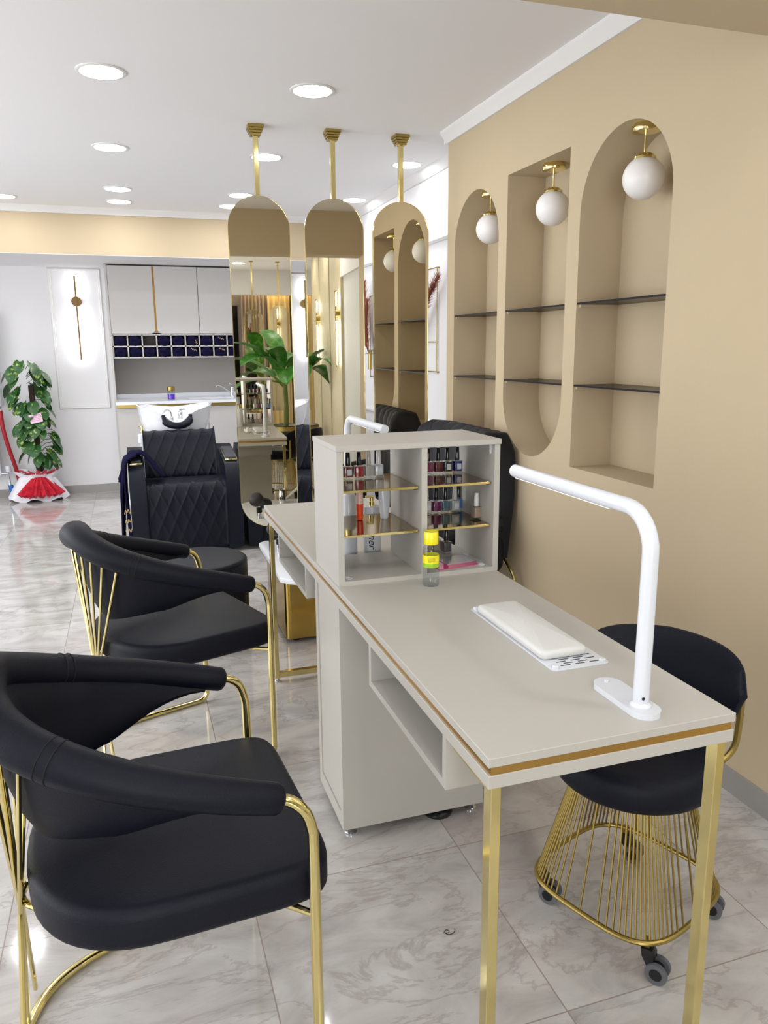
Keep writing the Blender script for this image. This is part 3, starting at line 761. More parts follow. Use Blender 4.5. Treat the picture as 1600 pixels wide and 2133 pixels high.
# curved backrest on a gold tube
bm = BM(); rings = []
for i in range(25):
    q = -1 + 2 * i / 24; az = R(3) + q * R(47); rr = .282
    hh = .094 * (1 - abs(q) ** 4) ** .36 + .008; zc = .578 - .012 * abs(q)
    ring = []
    for k in range(14):
        a = 2 * math.pi * k / 14
        ring.append(((rr + .024 * math.cos(a) * (1 - .5 * abs(q) ** 4) + .10 * (hh * math.sin(a))) * math.cos(az), (rr + .024 * math.cos(a) * (1 - .5 * abs(q) ** 4) + .10 * (hh * math.sin(a))) * math.sin(az), zc + hh * math.sin(a)))
    rings.append(ring)
loft(bm, rings); obj('backrest', bm, LEATHER, st)
for s in (-1, 1):
    az = R(3) + s * R(38)
    bm = BM(); c, sn = math.cos(az), math.sin(az)
    tube(bm, smooth_path([(.318 * c, .318 * sn, .58), (.317 * c, .317 * sn, .47), (.305 * c, .305 * sn, .40), (.25 * c, .25 * sn, .368), (.13 * c, .13 * sn, .376)], 6), .0085, 10); obj('back_tube', bm, GOLD_SAT, st)

# ================================================================ MIRRORS
def hanging_mirror(x, y, phi, label, tilt=.15):
    t = thing('hanging_mirror', label, 'mirror', (x, y, 0), phi, 'pill shaped mirrors hung from the ceiling')
    hw, zb, zt = .166, .405, 2.222
    def pill(r, e):
        o = []
        for k in range(33): a = math.pi * k / 32; o.append((r * math.cos(a), zt - hw + r * math.sin(a)))
        for k in range(33): a = math.pi + math.pi * k / 32; o.append((r * math.cos(a), zb + hw + r * math.sin(a)))
        return o
    def til(o):
        for v in o.data.vertices: v.co.y += (zt - v.co.z) * math.tan(R(tilt))
    g = obj('mirror_glass', prism(BM(), pill(hw - .003, 0), 1, -.006, .006), MIRROR, t, sharp=20); til(g)
    A, B_ = pill(hw - .003, 0), pill(hw, 0); bm = BM()
    n = len(A); V = [[bm.verts.new((p[0], yy, p[1])) for p in P] for P, yy in ((A, -.008), (B_, -.008), (B_, .018), (A, .018))]
    for r_ in range(4):
        for i in range(n): bm.faces.new((V[r_][i], V[r_][(i + 1) % n], V[(r_ + 1) % 4][(i + 1) % n], V[(r_ + 1) % 4][i]))
    f = obj('gold_rim', bm, GOLD, t); til(f)
    obj('hanging_pole', bx(-.0135, .0135, -.008, .019, zt - .004, CZ - .05, bev=.002), GOLD, t)
    bm = BM()
    for k, s in enumerate((.042, .038, .033, .028)): box(bm, -s, s, -s + .005, s + .005, CZ - .012 * (k + 1) - .004, CZ - .012 * k - (.0 if k == 0 else .004), .0015, 1)
    obj('ceiling_bracket', bm, GOLD_SAT, t)
    return t
hanging_mirror(.729, 4.37, R(-2), 'leftmost pill shaped mirror on a gold ceiling pole, reflecting the desk and plant')
hanging_mirror(1.143, 4.35, R(-3.2), 'middle pill shaped mirror on a gold ceiling pole, reflecting slatted panels')
hanging_mirror(1.534, 4.345, R(-.6), 'rightmost pill shaped mirror on a gold ceiling pole, reflecting the beige niches')

# ================================================================ SHAMPOO CHAIRS
def quilt(x, s, ax=.088, as_=.20, dep=.004):
    u = x / ax + s / as_; v = x / ax - s / as_
    du = abs((u + .5) % 1 - .5); dv = abs((v + .5) % 1 - .5)
    return -dep * (math.exp(-(du / .06) ** 2) + math.exp(-(dv / .06) ** 2)) + dep * .7 * min(du, dv) * 2
def quilted(bm, prof, x0, x1, nx=96, edge=.02):
    """prof: open list of (y,z) of the padded side, closed behind by its chord"""
    P = smooth_path([(0, a, b) for a, b in prof], 10)
    S = [0]
    for i in range(1, len(P)): S.append(S[-1] + (P[i] - P[i - 1]).length)
    rings = []
    for i in range(nx + 1):
        x = x0 + (x1 - x0) * i / nx; ex = min(x - x0, x1 - x); fe = math.sqrt(max(0, 1 - (1 - min(1, ex / edge)) ** 2))
        ring = []
        for j, p in enumerate(P):
            a = P[max(0, j - 1)]; b = P[min(len(P) - 1, j + 1)]; tn = (b - a).normalized(); nn = Vector((0, tn.z, -tn.y))
            d = quilt(x, S[j]) * fe - edge * (1 - fe)
            if j in (0, len(P) - 1): d = 0
            ring.append((x, p.y + nn.y * d, p.z + nn.z * d))
        rings.append(ring)
    loft(bm, rings)
def make_shampoo():
    t = thing('shampoo_chair', '', 'salon chair', (0, 0, 0), 0, 'black quilted shampoo chairs')
    bm = BM(); prism(bm, [(.04, .03), (.62, .03), (.62, .42), (.04, .42)], 0, -.27, .27, .01); obj('chair_base', bm, LEATHER2, t)
    # seat, profile from bottom front up and over to the back: outward normal must face the front
    bm = BM(); quilted(bm, [(.02, .05), (.0, .2), (-.005, .36), (.0, .44), (.03, .495), (.09, .512), (.3, .505), (.5, .49)], -.27, .27); obj('seat', bm, LEATHER2, t)
    bm = BM(); quilted(bm, [(.44, .47), (.43, .52), (.47, .62), (.53, .74), (.56, .80), (.60, .825), (.65, .815)], -.262, .262); obj('backrest', bm, LEATHER2, t)
    prof = [(.0, .03), (-.01, .2), (-.02, .4), (-.012, .5), (.02, .575), (.07, .625), (.13, .648), (.2, .655), (.52, .70), (.6, .71), (.66, .69), (.68, .64), (.68, .03)]
    for s in (-1, 1):
        bm = BM(); sp = [(p.y, p.z) for p in smooth_path([(0, a, b) for a, b in prof[:-1]], 3)] + [prof[-1]]
        x0, x1 = (.27, .378) if s > 0 else (-.378, -.27)
        prism(bm, sp, 0, x0, x1, .02, 4); arm = obj('arm', bm, LEATHER2, t)
        def slab(xa, xb, ya, yb, h0, h1, bev):
            bm2 = BM(); box(bm2, xa, xb, ya, yb, h0, h1, bev, 2)
            for v in bm2.verts: v.co.z += .648 + (v.co.y - .13) * (.052 / .39)
            return bm2
        obj('gold_tray', slab(x0 + .012, x1 - .012, .1, .42, .0, .012, .001), GOLD, arm)
        obj('arm_pad', slab(x0 + .018, x1 - .018, .107, .41, .011, .026, .006), PADGREY, arm)
    # basin
    cy = .92; K = 64
    def ring(sx, sy, zf, oy=0):
        o = []
        for k in range(K):
            a = 2 * math.pi * k / K; o.append((sx * math.cos(a), cy + oy + sy * math.sin(a), zf(a)))
        return o
    def rim(a):
        side = abs(math.cos(a)) ** 1.5; fr = max(0, -math.sin(a))
        dip = math.exp(-((a - 1.5 * math.pi) / .30) ** 2)
        return .955 + .045 * side - .012 * fr - .075 * dip
    R_ = [ring(.15, .15, lambda a: .30), ring(.17, .17, lambda a: .55), ring(.20, .2, lambda a: .72), ring(.235, .225, lambda a: .80), ring(.265, .25, lambda a: min(.88, rim(a) - .03)), ring(.283, .262, lambda a: rim(a) - .008), ring(.288, .266, lambda a: rim(a)), ring(.283, .261, lambda a: rim(a) + .006), ring(.270, .249, lambda a: rim(a) - .001), ring(.245, .225, lambda a: min(.90, rim(a) - .03)), ring(.20, .18, lambda a: .855), ring(.12, .11, lambda a: .83), ring(.02, .02, lambda a: .825)]
    bm = BM(); loft(bm, R_); basin = obj('basin', bm, PORCELAIN, t)
    bm = BM(); tube(bm, smooth_path([(-.10, cy - .236, .935), (-.09, cy - .268, .885), (-.05, cy - .29, .862), (0, cy - .298, .855), (.05, cy - .29, .862), (.09, cy - .268, .885), (.10, cy - .236, .935)], 5), [.006] + [.016] * 4 + [.026] * 22 + [.016] * 3 + [.006], 12)
    obj('neck_rest', bm, LEATHER2, basin)
    bm = BM(); lathe(bm, [(.02, .0), (.022, .01), (.02, .055), (.014, .065), (.004, .068)], (.045, cy + .05, .875), 18); box(bm, .035, .085, cy + .043, cy + .057, .945, .955, .003, 1); obj('mixer_tap', bm, CHROME, basin)
    bm = BM(); tube(bm, smooth_path([(-.12, cy - .02, .86), (-.11, cy - .03, .91), (-.07, cy - .05, .955), (-.04, cy - .06, .945), (-.03, cy - .07, .90)], 6), .007, 10); lathe(bm, [(.008, 0), (.016, .005), (.018, .03), (.01, .05)], (-.03, cy - .09, .86), 14); obj('hand_shower', bm, CHROME, basin)
    bm = BM(); lathe(bm, [(.2, 0), (.2, .02), (.16, .3), (.15, .31)], (0, cy, 0), 32); obj('basin_column', bm, PORCELAIN, t)
    return t
s1 = make_shampoo(); s1.location = (.33, 5.40, 0); s1['label'] = 'black diamond quilted shampoo chair with white basin, left of the mirrors, towel on its arm'
s2 = copy_tree(s1); s2.location = (1.12, 5.42, 0); s2['label'] = 'black quilted shampoo chair with white basin half hidden behind the mirrors'
# pump bottle beside the first basin
t = thing('soap_pump', 'white soap pump with gold head at the left of the first basin', 'bottle', (.07, 6.16, 0), 0)
obj('holder_post', lathe(BM(), [(.02, 0), (.02, .72), (.035, .722), (.035, .73)], seg=18), WPLAST, t)
obj('bottle_body', lathe(BM(), [(.036, .73), (.036, .785), (.03, .79), (.012, .792)], seg=24), WPLAST, t)
bm = BM(); lathe(bm, [(.012, .79), (.014, .8), (.014, .815), (.006, .818), (.006, .84), (.012, .842), (.012, .85)], seg=16); box(bm, -.03, .005, -.004, .004, .842, .85, .001, 1); obj('pump_head', bm, GOLD, t)
# pouf in front
t = thing('round_pouf', 'round black leather pouf in front of the quilted shampoo chair', 'pouf', (.262, 3.74, 0), 0)
bm = BM(); out = [(.235 * math.cos(2 * math.pi * k / 56), .235 * math.sin(2 * math.pi * k / 56)) for k in range(56)]
obj('pouf_body', cushion(BM(), out, .02, .42, .022, .006, 5), LEATHER2, t)
bm = BM(); tube(bm, [(x * .985, y * .985, .408) for x, y in out], .003, 6, closed=True); obj('piping', bm, LEATHER2, t)
for a in (45, 135, 225, 315): obj('foot', lathe(BM(), [(.015, 0), (.015, .022)], (.15 * math.cos(R(a)), .15 * math.sin(R(a)), 0), 12), BLACKP, t)

# towel draped over the left arm
def squiggle(parent, pts, r=.0016):
    bm = BM(); tube(bm, smooth_path(pts, 4), r, 5); return obj('embroidery', bm, GOLDTH, parent)
t = thing('draped_towel', 'navy towel with gold embroidery draped over the left arm of the shampoo chair', 'towel', (0.0, 5.55, .66), 0)
ax0, ax1 = .017, .117
def cloth(path, y0, y1, th=.006, ny=10, wav=.006, skew=0.0):
    bm = BM(); P = smooth_path(path, 6); rings = []
    n = len(P)
    for i, p in enumerate(P):
        a = P[max(0, i - 1)]; b = P[min(n - 1, i + 1)]; tn = (b - a).normalized(); nn = Vector((-tn.z, 0, tn.x))
        top = []; bot = []
        for j in range(ny + 1):
            f = j / ny; y = y0 + (y1 - y0) * f + skew * (i / n); wv = wav * math.sin(f * 9 + i * .25)
            q = Vector((p.x, y, p.z)) + nn * wv
            top.append(q + nn * th); bot.append(q)
        rings.append(top + bot[::-1])
    loft(bm, rings); return bm
obj('towel_fold', cloth([(.19, 0, .55), (.15, 0, .60), (.095, 0, .675), (.05, 0, .718), (.01, 0, .724), (-.03, 0, .712), (-.06, 0, .67), (-.09, 0, .60), (-.115, 0, .535)], 5.53, 5.76, .012, 10, .006, -.05), NAVY, t, True)
hs = obj('hanging_end', cloth([(.01, 0, .726), (-.03, 0, .716), (-.062, 0, .68), (-.072, 0, .6), (-.076, 0, .4), (-.07, 0, .24), (-.066, 0, .14)], 5.435, 5.56, .010, 8, .008), NAVY, t, True)
hx = obj('hanging_side', cloth([(-.05, 0, .70), (-.075, 0, .66), (-.10, 0, .5), (-.105, 0, .3), (-.115, 0, .13)], 5.46, 5.7, .010, 8, .01), NAVY, t, True)
for k, zz in enumerate((.335, .27, .205)):
    pts = [(-.006 + .0, 5.428, zz)]
    pts = [(-.092 + .008 * i, 5.428 + .002 * (i % 2), zz + (.018 if i % 2 else -.014) * (1 - .25 * ((i + k) % 3))) for i in range(6)]
    bm = BM(); tube(bm, smooth_path(pts, 4), .0022, 5); obj('embroidery', bm, GOLDTH, t, True)

# ================================================================ BACK CABINETS
BRONZE = mat('bronze_gold_strip', (140, 108, 56), .35, 1, var=.1)
CXL, CXR = -.13, 1.58
wc = thing('wall_cabinet', 'grey wall cabinet with a gold strip above the towel cubbies', 'cabinet', ((CXL + CXR) / 2, 8.06, 1.35))
YF = 7.85
obj('side_panel', bx(CXL - .012, CXL + .008, YF - .0, YB, 1.57, 2.190), GREIGE_D, wc, True, False)
obj('cabinet_body', bx(CXL + .008, CXR, YF + .02, YB, 1.575, 2.188), GREIGE_D, wc, True, False)
def door(x0, x1, rl, rr):
    r = .045; z0, z1 = 1.568, 2.186; o = []
    o += [(x0, z1)]
    o += [(x0, z0 + r)] + [(x0 + r - r * math.cos(a * math.pi / 16), z0 + r - r * math.sin(a * math.pi / 16)) for a in range(1, 9)] if rl else [(x0, z0)]
    o += [(x1 - r + r * math.sin(a * math.pi / 16), z0 + r - r * math.cos(a * math.pi / 16)) for a in range(0, 8)] + [(x1, z0 + r)] if rr else [(x1, z0)]
    o += [(x1, z1)]
    return prism(BM(), o, 1, YF, YF + .018, .001, 1)
obj('door', door(CXL + .011, .279, 0, 1), GREIGE_D, wc, True); obj('door', door(.297, .691, 1, 0), GREIGE_D, wc, True)
obj('door', door(.697, 1.118, 0, 1), GREIGE_D, wc, True); obj('door', door(1.148, CXR - .003, 1, 0), GREIGE_D, wc, True)
obj('gold_strip', bx(.272, .303, YF + .010, YF + .018, 1.585, 2.18), BRONZE, wc, True, False)
obj('gold_strip', bx(1.118, 1.148, YF + .010, YF + .018, 1.585, 2.18), BRONZE, wc, True, False)
cu = thing('towel_cubby_shelf', 'two row grey cubby shelf full of rolled navy towels under the wall cabinet', 'shelf', ((CXL + CXR) / 2, 8.06, 1.34))
zs = (1.346, 1.450, 1.558); xs = [-.115 + .1335 * k for k in range(13)]
bm = BM()
for z in zs: box(bm, CXL, CXR, YF + .015, YB, z - .006, z + .006)
for x in xs:
    if x < CXR: box(bm, x - .006, x + .006, YF + .015, YB, zs[0], zs[2])
obj('cubby_grid', bm, GREIGE_D, cu, True, False)
obj('back_panel', bx(CXL, CXR, YB - .01, YB - .001, zs[0], zs[2]), BACKSP, cu, True, False)
def towel_roll(seed):
    rnd = random.Random(seed); bm = BM(); rings = []
    p1, p2 = rnd.uniform(0, 6), rnd.uniform(0, 6)
    for i, (yy, s) in enumerate(((0, .15), (.0, .6), (.006, .85), (.02, .97), (.06, 1), (.2, .98), (.3, .9), (.3, .5))):
        rings.append([(s * .058 * (1 + .06 * math.sin(3 * a * .2618 + p1)) * math.cos(a * .2618), yy + .006 * math.sin(2 * a * .2618 + p2), s * .049 * (1 + .09 * math.sin(2 * a * .2618 + p2) + .04 * math.sin(5 * a * .2618 + p1)) * math.sin(a * .2618)) for a in range(24)])
    loft(bm, rings); return bm
def fold_lines(seed):
    rnd = random.Random(seed + 50); bm = BM()
    sgn = rnd.choice((-1, 1))
    pts = [(sgn * .045, -.004, -.004), (sgn * .01, -.008, .010 * rnd.choice((-1, 1))), (-sgn * .028, -.008, .004), (-sgn * .022, -.008, -.016), (sgn * .02, -.006, -.022)]
    tube(bm, smooth_path(pts, 4), .0035, 6); return bm
ORD = 'first second third fourth fifth sixth seventh eighth ninth tenth eleventh twelfth'.split()
k = 0
for row in (0, 1):
    for c in range(12):
        if row == 1 and c == 2: continue
        cxm = xs[c] + .0667
        if cxm > CXR: continue
        rown = 'upper' if row else 'lower'
        t = thing('rolled_towel', f'rolled navy towel in the {rown} cubby row, {ORD[c]} from the left', 'towel', (cxm + random.uniform(-.004, .004), YF + .004 - random.uniform(0, .015), (zs[row] + zs[row + 1]) / 2 - .003), 0, 'rolled navy towels in the cubbies')
        obj('towel_body', towel_roll(k), NAVY, t); 
        obj('fold', fold_lines(k), NAVY, t)
        if (row, c) in ((1, 5), (1, 7), (0, 5), (0, 7)):
            rnd = random.Random(k); pts = [(-.02 + .009 * i, -.011, .03 - .003 * i + (.007 if i % 2 else -.005)) for i in range(7)]
            if (row, c) == (1, 5): pts = [(.045 - .003 * i, -.011, -.035 + .009 * i + (0)) if i % 2 else (.03 - .003 * i, -.011, -.035 + .009 * i) for i in range(6)]
            bm = BM(); tube(bm, smooth_path(pts, 3), .0018, 5); obj('embroidery', bm, GOLDTH, t)
            t['label'] += ', gold lettering'
        k += 1
o = obj('backsplash', bx(CXL, CXR, YB - .012, YB - .001, .94, 1.34), BACKSP, None, smooth=False); o['kind'] = 'structure'; o.name = 'trim_13'
o = obj('tall_side_panel', bx(CXL - .012, CXL + .008, YB - .42, YB - .0, 0.0, 1.569), GREIGE_D, None, smooth=False); tag(o, 'tall narrow grey end panel at the left of the wash cabinets', 'panel')
ct = thing('worktop', 'white worktop with upstand and sunken sink along the back wall', 'worktop', ((CXL + CXR) / 2, 7.95, .94))
SX0, SX1, SY0, SY1 = .55, 1.02, 7.78, 8.05
bm = BM(); z0, z1 = .912, .94; yf = 7.65
for a in ((CXL, SX0, yf, YB - .012), (SX1, CXR, yf, YB - .012), (SX0, SX1, yf, SY0), (SX0, SX1, SY1, YB - .012)): box(bm, a[0], a[1], a[2], a[3], z0, z1)
obj('slab', bm, MARBLEW, ct, True, False)
obj('upstand', bx(CXL, CXR, YB - .03, YB - .012, .94, .982, bev=.002), MARBLEW, ct, True)
bm = BM(); box(bm, SX0, SX0 + .008, SY0, SY1, .80, .936); box(bm, SX1 - .008, SX1, SY0, SY1, .80, .936); box(bm, SX0, SX1, SY0, SY0 + .008, .80, .936); box(bm, SX0, SX1, SY1 - .008, SY1, .80, .936); box(bm, SX0, SX1, SY0, SY1, .792, .80); obj('sink_bowl', bm, MARBLEW, ct, True, False)
bc = thing('base_cabinet', 'greige base cabinet with a gold strip under the white worktop', 'cabinet', ((CXL + CXR) / 2, 7.98, 0))
bm = BM(); box(bm, CXL + .010, CXR, 7.72, YB - .03, .06, .79); box(bm, CXL + .010, SX0, 7.72, YB - .03, .79, .911); box(bm, SX1, CXR, 7.72, YB - .03, .79, .911); box(bm, SX0, SX1, 7.72, SY0, .79, .911); obj('cabinet_body', bm, GREIGE_D, bc, True, False)
obj('gold_strip', bx(CXL + .008, CXR, 7.70, 7.72, .880, .908), GOLD_SAT, bc, True, False)
for a, b in ((CXL + .008, .295), (.299, .715), (.719, 1.14), (1.144, CXR)): obj('door', bx(a, b, 7.70, 7.718, .1, .876, bev=.001), GREIGE_D, bc, True)
obj('plinth', bx(CXL + .03, CXR, 7.76, 7.78, 0, .06), GREIGE_D, bc, True, False)
for x in (CXL + .03, CXL + .06): obj('foot', lathe(BM(), [(.012, 0), (.012, .06)], (x, 7.74, 0), 12), CHROME, bc, True)
# tap and jar
t = thing('sink_tap', 'chrome mixer tap with a long spout at the sink on the back worktop', 'tap', (1.01, 8.12, .94))
obj('tap_body', lathe(BM(), [(.026, 0), (.024, .006), (.02, .06), (.022, .09), (.016, .1)], seg=20), CHROME, t)
bm = BM(); tube(bm, smooth_path([(-.005, -.01, .03), (-.06, -.03, .07), (-.12, -.06, .108), (-.155, -.075, .118), (-.165, -.078, .1)], 6), .008, 10); obj('spout', bm, CHROME, t)
bm = BM(); tube(bm, [(0, 0, .095), (.0, -.01, .125), (-.035, -.04, .135)], .007, 8); obj('lever', bm, CHROME, t)
t = thing('purple_jar', 'small clear jar of purple liquid with a gold lid on the white worktop', 'jar', (.388, 7.9, .94))
obj('jar_glass', lathe(BM(), [(.034, 0), (.037, .004), (.037, .075), (.03, .085)], seg=26), CLEAR, t)
obj('purple_liquid', lathe(BM(), [(.031, .003), (.0335, .006), (.0335, .05)], seg=26), mat('violet_liquid', (104, 44, 214), .2, coat=.5), t)
obj('gold_lid', lathe(BM(), [(.038, .084), (.039, .088), (.037, .12), (.034, .123)], seg=26), GOLD_SAT, t)

# ---- wall sconces
BRZ = mat('bronze_disc', (112, 88, 58), .35, .9)
def sconce(x, label, mt):
    t = thing('wall_sconce', label, 'wall light', (x, YB - .05, 1.88), 0, 'vertical bar wall lights')
    obj('bar', bx(x - .008, x + .008, YB - .058, YB - .046, 1.325, 2.12), mt, t, True, False)
    obj('light_strip', bx(x - .006, x + .006, YB - .0455, YB - .041, 1.34, 1.815), LEDS, t, True, False)
    obj('light_strip', bx(x - .006, x + .006, YB - .0455, YB - .041, 1.945, 2.105), LEDS, t, True, False)
    bm = BM(); tube(bm, [(x, YB, 1.88), (x, YB - .044, 1.88)], .046, 28); obj('mount_disc', bm, mt, t, True)
sconce(-.424, 'lit vertical bar wall light with bronze disc, left of the cabinets above the plant', BRZ)
sconce(1.83, 'lit vertical bar wall light with gold disc, seen between the left and middle mirrors', GOLD_SAT)

# ---- radiator and pipes at far left
t = thing('wall_radiator', 'white panel radiator at the left edge, low on the back wall', 'radiator', (-1.7, 8.18, .25))
bm = BM(); box(bm, -2.1, -1.235, 8.13, 8.2, .235, .82, .006)
for k in range(20): box(bm, -2.08 + k * .042, -2.06 + k * .042, 8.124, 8.131, .27, .79, .002, 1)
obj('radiator_panel', bm, WPLAST, t, True)
t = thing('wall_boiler', 'white wall unit cut by the left edge of the photo above the red pipe', 'boiler', (-1.6, 8.15, 1.3))
obj('casing', bx(-2.0, -1.165, 8.1, YB, .90, 1.75, bev=.012), WPLAST, t, True)
obj('pipe_nipple', lathe(BM(), [(.012, .86), (.012, .9)], (-1.185, 8.16, 0), 12), CHROME, t, True)
RED = mat('red_pipe_wrap', (170, 34, 44), .5, var=.3, scale=40)
bm = BM(); tube(bm, smooth_path([(-1.185, 8.16, .86), (-1.18, 8.16, .7), (-1.15, 8.17, .5), (-1.11, 8.19, .3), (-1.085, 8.2, .12), (-1.08, 8.2, .0)], 6), .019, 12)
o = obj('red_pipe', bm, RED); tag(o, 'red wrapped pipe running down beside the trailing plant', 'pipe')
t = thing('blue_pipe', 'blue pipe with a white valve knob beside the red pipe', 'pipe', (-1.17, 8.14, 0))
bm = BM(); tube(bm, smooth_path([(-1.165, 8.14, .14), (-1.155, 8.14, .07), (-1.12, 8.13, .0)], 6), .022, 12); obj('pipe_run', bm, mat('blue_pipe_wrap', (52, 110, 190), .5), t, True)
bm = BM(); tube(bm, [(-1.17, 8.14, .14), (-1.17, 8.14, .27)], .011, 10); tube(bm, [(-1.17, 8.14, .255), (-1.24, 8.15, .255)], .009, 10); obj('valve_body', bm, CHROME, t, True)
obj('valve_knob', lathe(BM(), [(.022, .27), (.026, .28), (.026, .32), (.02, .33)], (-1.17, 8.14, 0), 16), WPLAST, t, True)

# ================================================================ PLANTS
def leaf(bm, base, dirv, L, W, droop, cup=.15, heart=True, n=9, up_=Vector((0, 0, 1)), roll_=0):
    d = Vector(dirv).normalized(); side = d.cross(up_)
    if side.length < .1: side = Vector((1, 0, 0))
    side.normalize(); side = Quaternion(d, roll_) @ side; nrm = side.cross(d)
    rows_ = []
    p = Vector(base); cur = d.copy()
    for i in range(n + 1):
        f = i / n
        wd = W * (math.sin(math.pi * min(1, f * .86 + .14)) ** .75 if heart else math.sin(math.pi * min(1, f * .93 + .05)) ** .6)
        if i == n: wd = .001
        r_ = []
        for s in (-1, -.5, 0, .5, 1):
            back = (-.16 * L * (abs(s) ** 1.5) * (1 - f) ** 3) if heart else 0
            r_.append(p + side * (wd * s * .5) + nrm * (cup * wd * abs(s) * .5) + cur * back)
        rows_.append(r_)
        cur = (cur + Vector((0, 0, -droop / n))).normalized(); nrm = side.cross(cur); p = p + cur * (L / n)
    loft(bm, rows_, closed=False, cap=False)
t = thing('trailing_plant', 'tall variegated trailing plant wrapped in red tulle against the back wall', 'plant', (-.93, 8.02, 0))
bm = BM(); rnd = random.Random(3); stems = BM()
cx, cy = -.885, 8.02
spec = []
for k in range(72):
    z = .36 + .86 * (k / 71) ** .95 + rnd.uniform(-.02, .02)
    az = rnd.uniform(180, 360) if k % 6 else rnd.uniform(0, 180)
    spec.append((az, z, rnd.uniform(.11, .155)))
spec += [(300, 1.28, .17), (230, 1.24, .16), (190, 1.22, .15), (350, 1.2, .15), (255, 1.3, .13)]
for az, z, L in spec:
    a = R(az); wr_ = (.085 + .05 * math.sin((z - .3) * 2.4)) ; wr_ = max(.055, min(.115, wr_)); sway = .03 * math.sin(z * 4)
    b0 = Vector((cx + sway, cy, z - .03)); b1 = Vector((cx + sway + wr_ * math.cos(a) * 1.15, cy + wr_ * math.sin(a) * .8, z + .02))
    if b1.y > 8.2: b1.y = 8.2
    if rnd.random() < .4: tube(stems, [b0, (b0 + b1) / 2 + Vector((0, 0, .02)), b1], .003, 5)
    d = Vector((math.cos(a) * .75, min(math.sin(a), .15) * .8, -.35 - rnd.uniform(0, .5)))
    leaf(bm, b1, d, L, L * .78, 1.0, .12, True, 8, roll_=rnd.uniform(-.5, .5))
for v in bm.verts: v.co.y = min(v.co.y, 8.25)
obj('foliage', bm, POTHOS, t, True)
obj('stems', stems, mat('green_stem', (70, 84, 44), .6), t, True)
bm = BM(); tube(bm, [(cx, cy, .15), (cx + .01, cy, .6), (cx + .005, cy, 1.1)], .026, 12); obj('moss_pole', bm, mat('brown_moss_pole', (58, 44, 34), .9, var=.3, scale=40), t, True)
obj('pot', lathe(BM(), [(.08, .01), (.10, .2), (.10, .22), (.09, .21)], (cx - .02, cy, 0), 24), mat('brown_pot', (90, 60, 48), .6), t, True)
def skirt(bm, c, r0, r1, z0, z1, n=96, amp=.03, freq=11, ph=0, sq=.62, a0=0, a1=360):
    rings = []
    for j in range(9):
        f = j / 8; ring = []
        for k in range(n + 1):
            a = R(a0 + (a1 - a0) * k / n); r = r0 + (r1 - r0) * f ** .8
            r *= 1 + amp * (1 + 2 * f) * math.sin(freq * a + ph) + amp * .6 * math.sin(freq * 2.3 * a + ph * 2)
            ring.append((c[0] + r * math.cos(a), min(8.255, c[1] + r * sq * math.sin(a)), z0 + (z1 - z0) * f + .02 * f * math.sin(freq * a + ph)))
        rings.append(ring)
    loft(bm, rings, closed=False, cap=False)
bm = BM(); skirt(bm, (-.915, 8.03), .13, .262, .25, .012, amp=.03, freq=7, ph=.5); skirt(bm, (-.9, 8.03), .11, .19, .2, .275, amp=.07, freq=5, ph=2.6)
obj('white_paper_wrap', bm, mat('white_wrap_paper', (232, 230, 236), .6, var=.03), t, True)
TUL = bpy.data.materials.new('red_tulle'); TUL.use_nodes = True; nt = TUL.node_tree; b = nt.nodes['Principled BSDF']; setin(b, 'Base Color', lin((206, 24, 50))); setin(b, 'Roughness', .8)
nz = nt.nodes.new('ShaderNodeTexNoise'); nz.inputs['Scale'].default_value = 30; tc = nt.nodes.new('ShaderNodeTexCoord'); nt.links.new(tc.outputs['Object'], nz.inputs['Vector'])
mr = nt.nodes.new('ShaderNodeMapRange'); mr.inputs[1].default_value = .3; mr.inputs[2].default_value = .6; mr.inputs[3].default_value = .45; mr.inputs[4].default_value = .95; nt.links.new(nz.outputs['Fac'], mr.inputs[0]); nt.links.new(mr.outputs[0], b.inputs['Alpha'])
bm = BM(); skirt(bm, (-.885, 7.99), .05, .20, .235, .06, amp=.05, freq=19, a0=195, a1=352, sq=.9); skirt(bm, (-.885, 8.01), .05, .17, .235, .30, amp=.08, freq=16, ph=1, a0=190, a1=360, sq=.9)
skirt(bm, (-.885, 7.97), .05, .19, .235, .07, amp=.07, freq=15, ph=2, a0=200, a1=345, sq=.95)
obj('red_tulle_bow', bm, TUL, t, True)
PINKC = mat('pink_card', (226, 196, 214), .6, var=.08, scale=60)
bm = BM(); box(bm, -.055, .055, -.001, .001, -.042, .042); cd_ = obj('greeting_card', bm, PINKC, t); cd_.location = (.08, -.155, .80); cd_.rotation_euler = (R(-8), R(-12), 0)
for k in range(4):
    bm = BM(); box(bm, -.04, .04, -.0022, -.0012, .022 - k * .015, .025 - k * .015); obj('card_writing', bm, mat('pink_ink', (190, 110, 170), .6) if k == 0 else bpy.data.materials['pink_ink'], cd_)

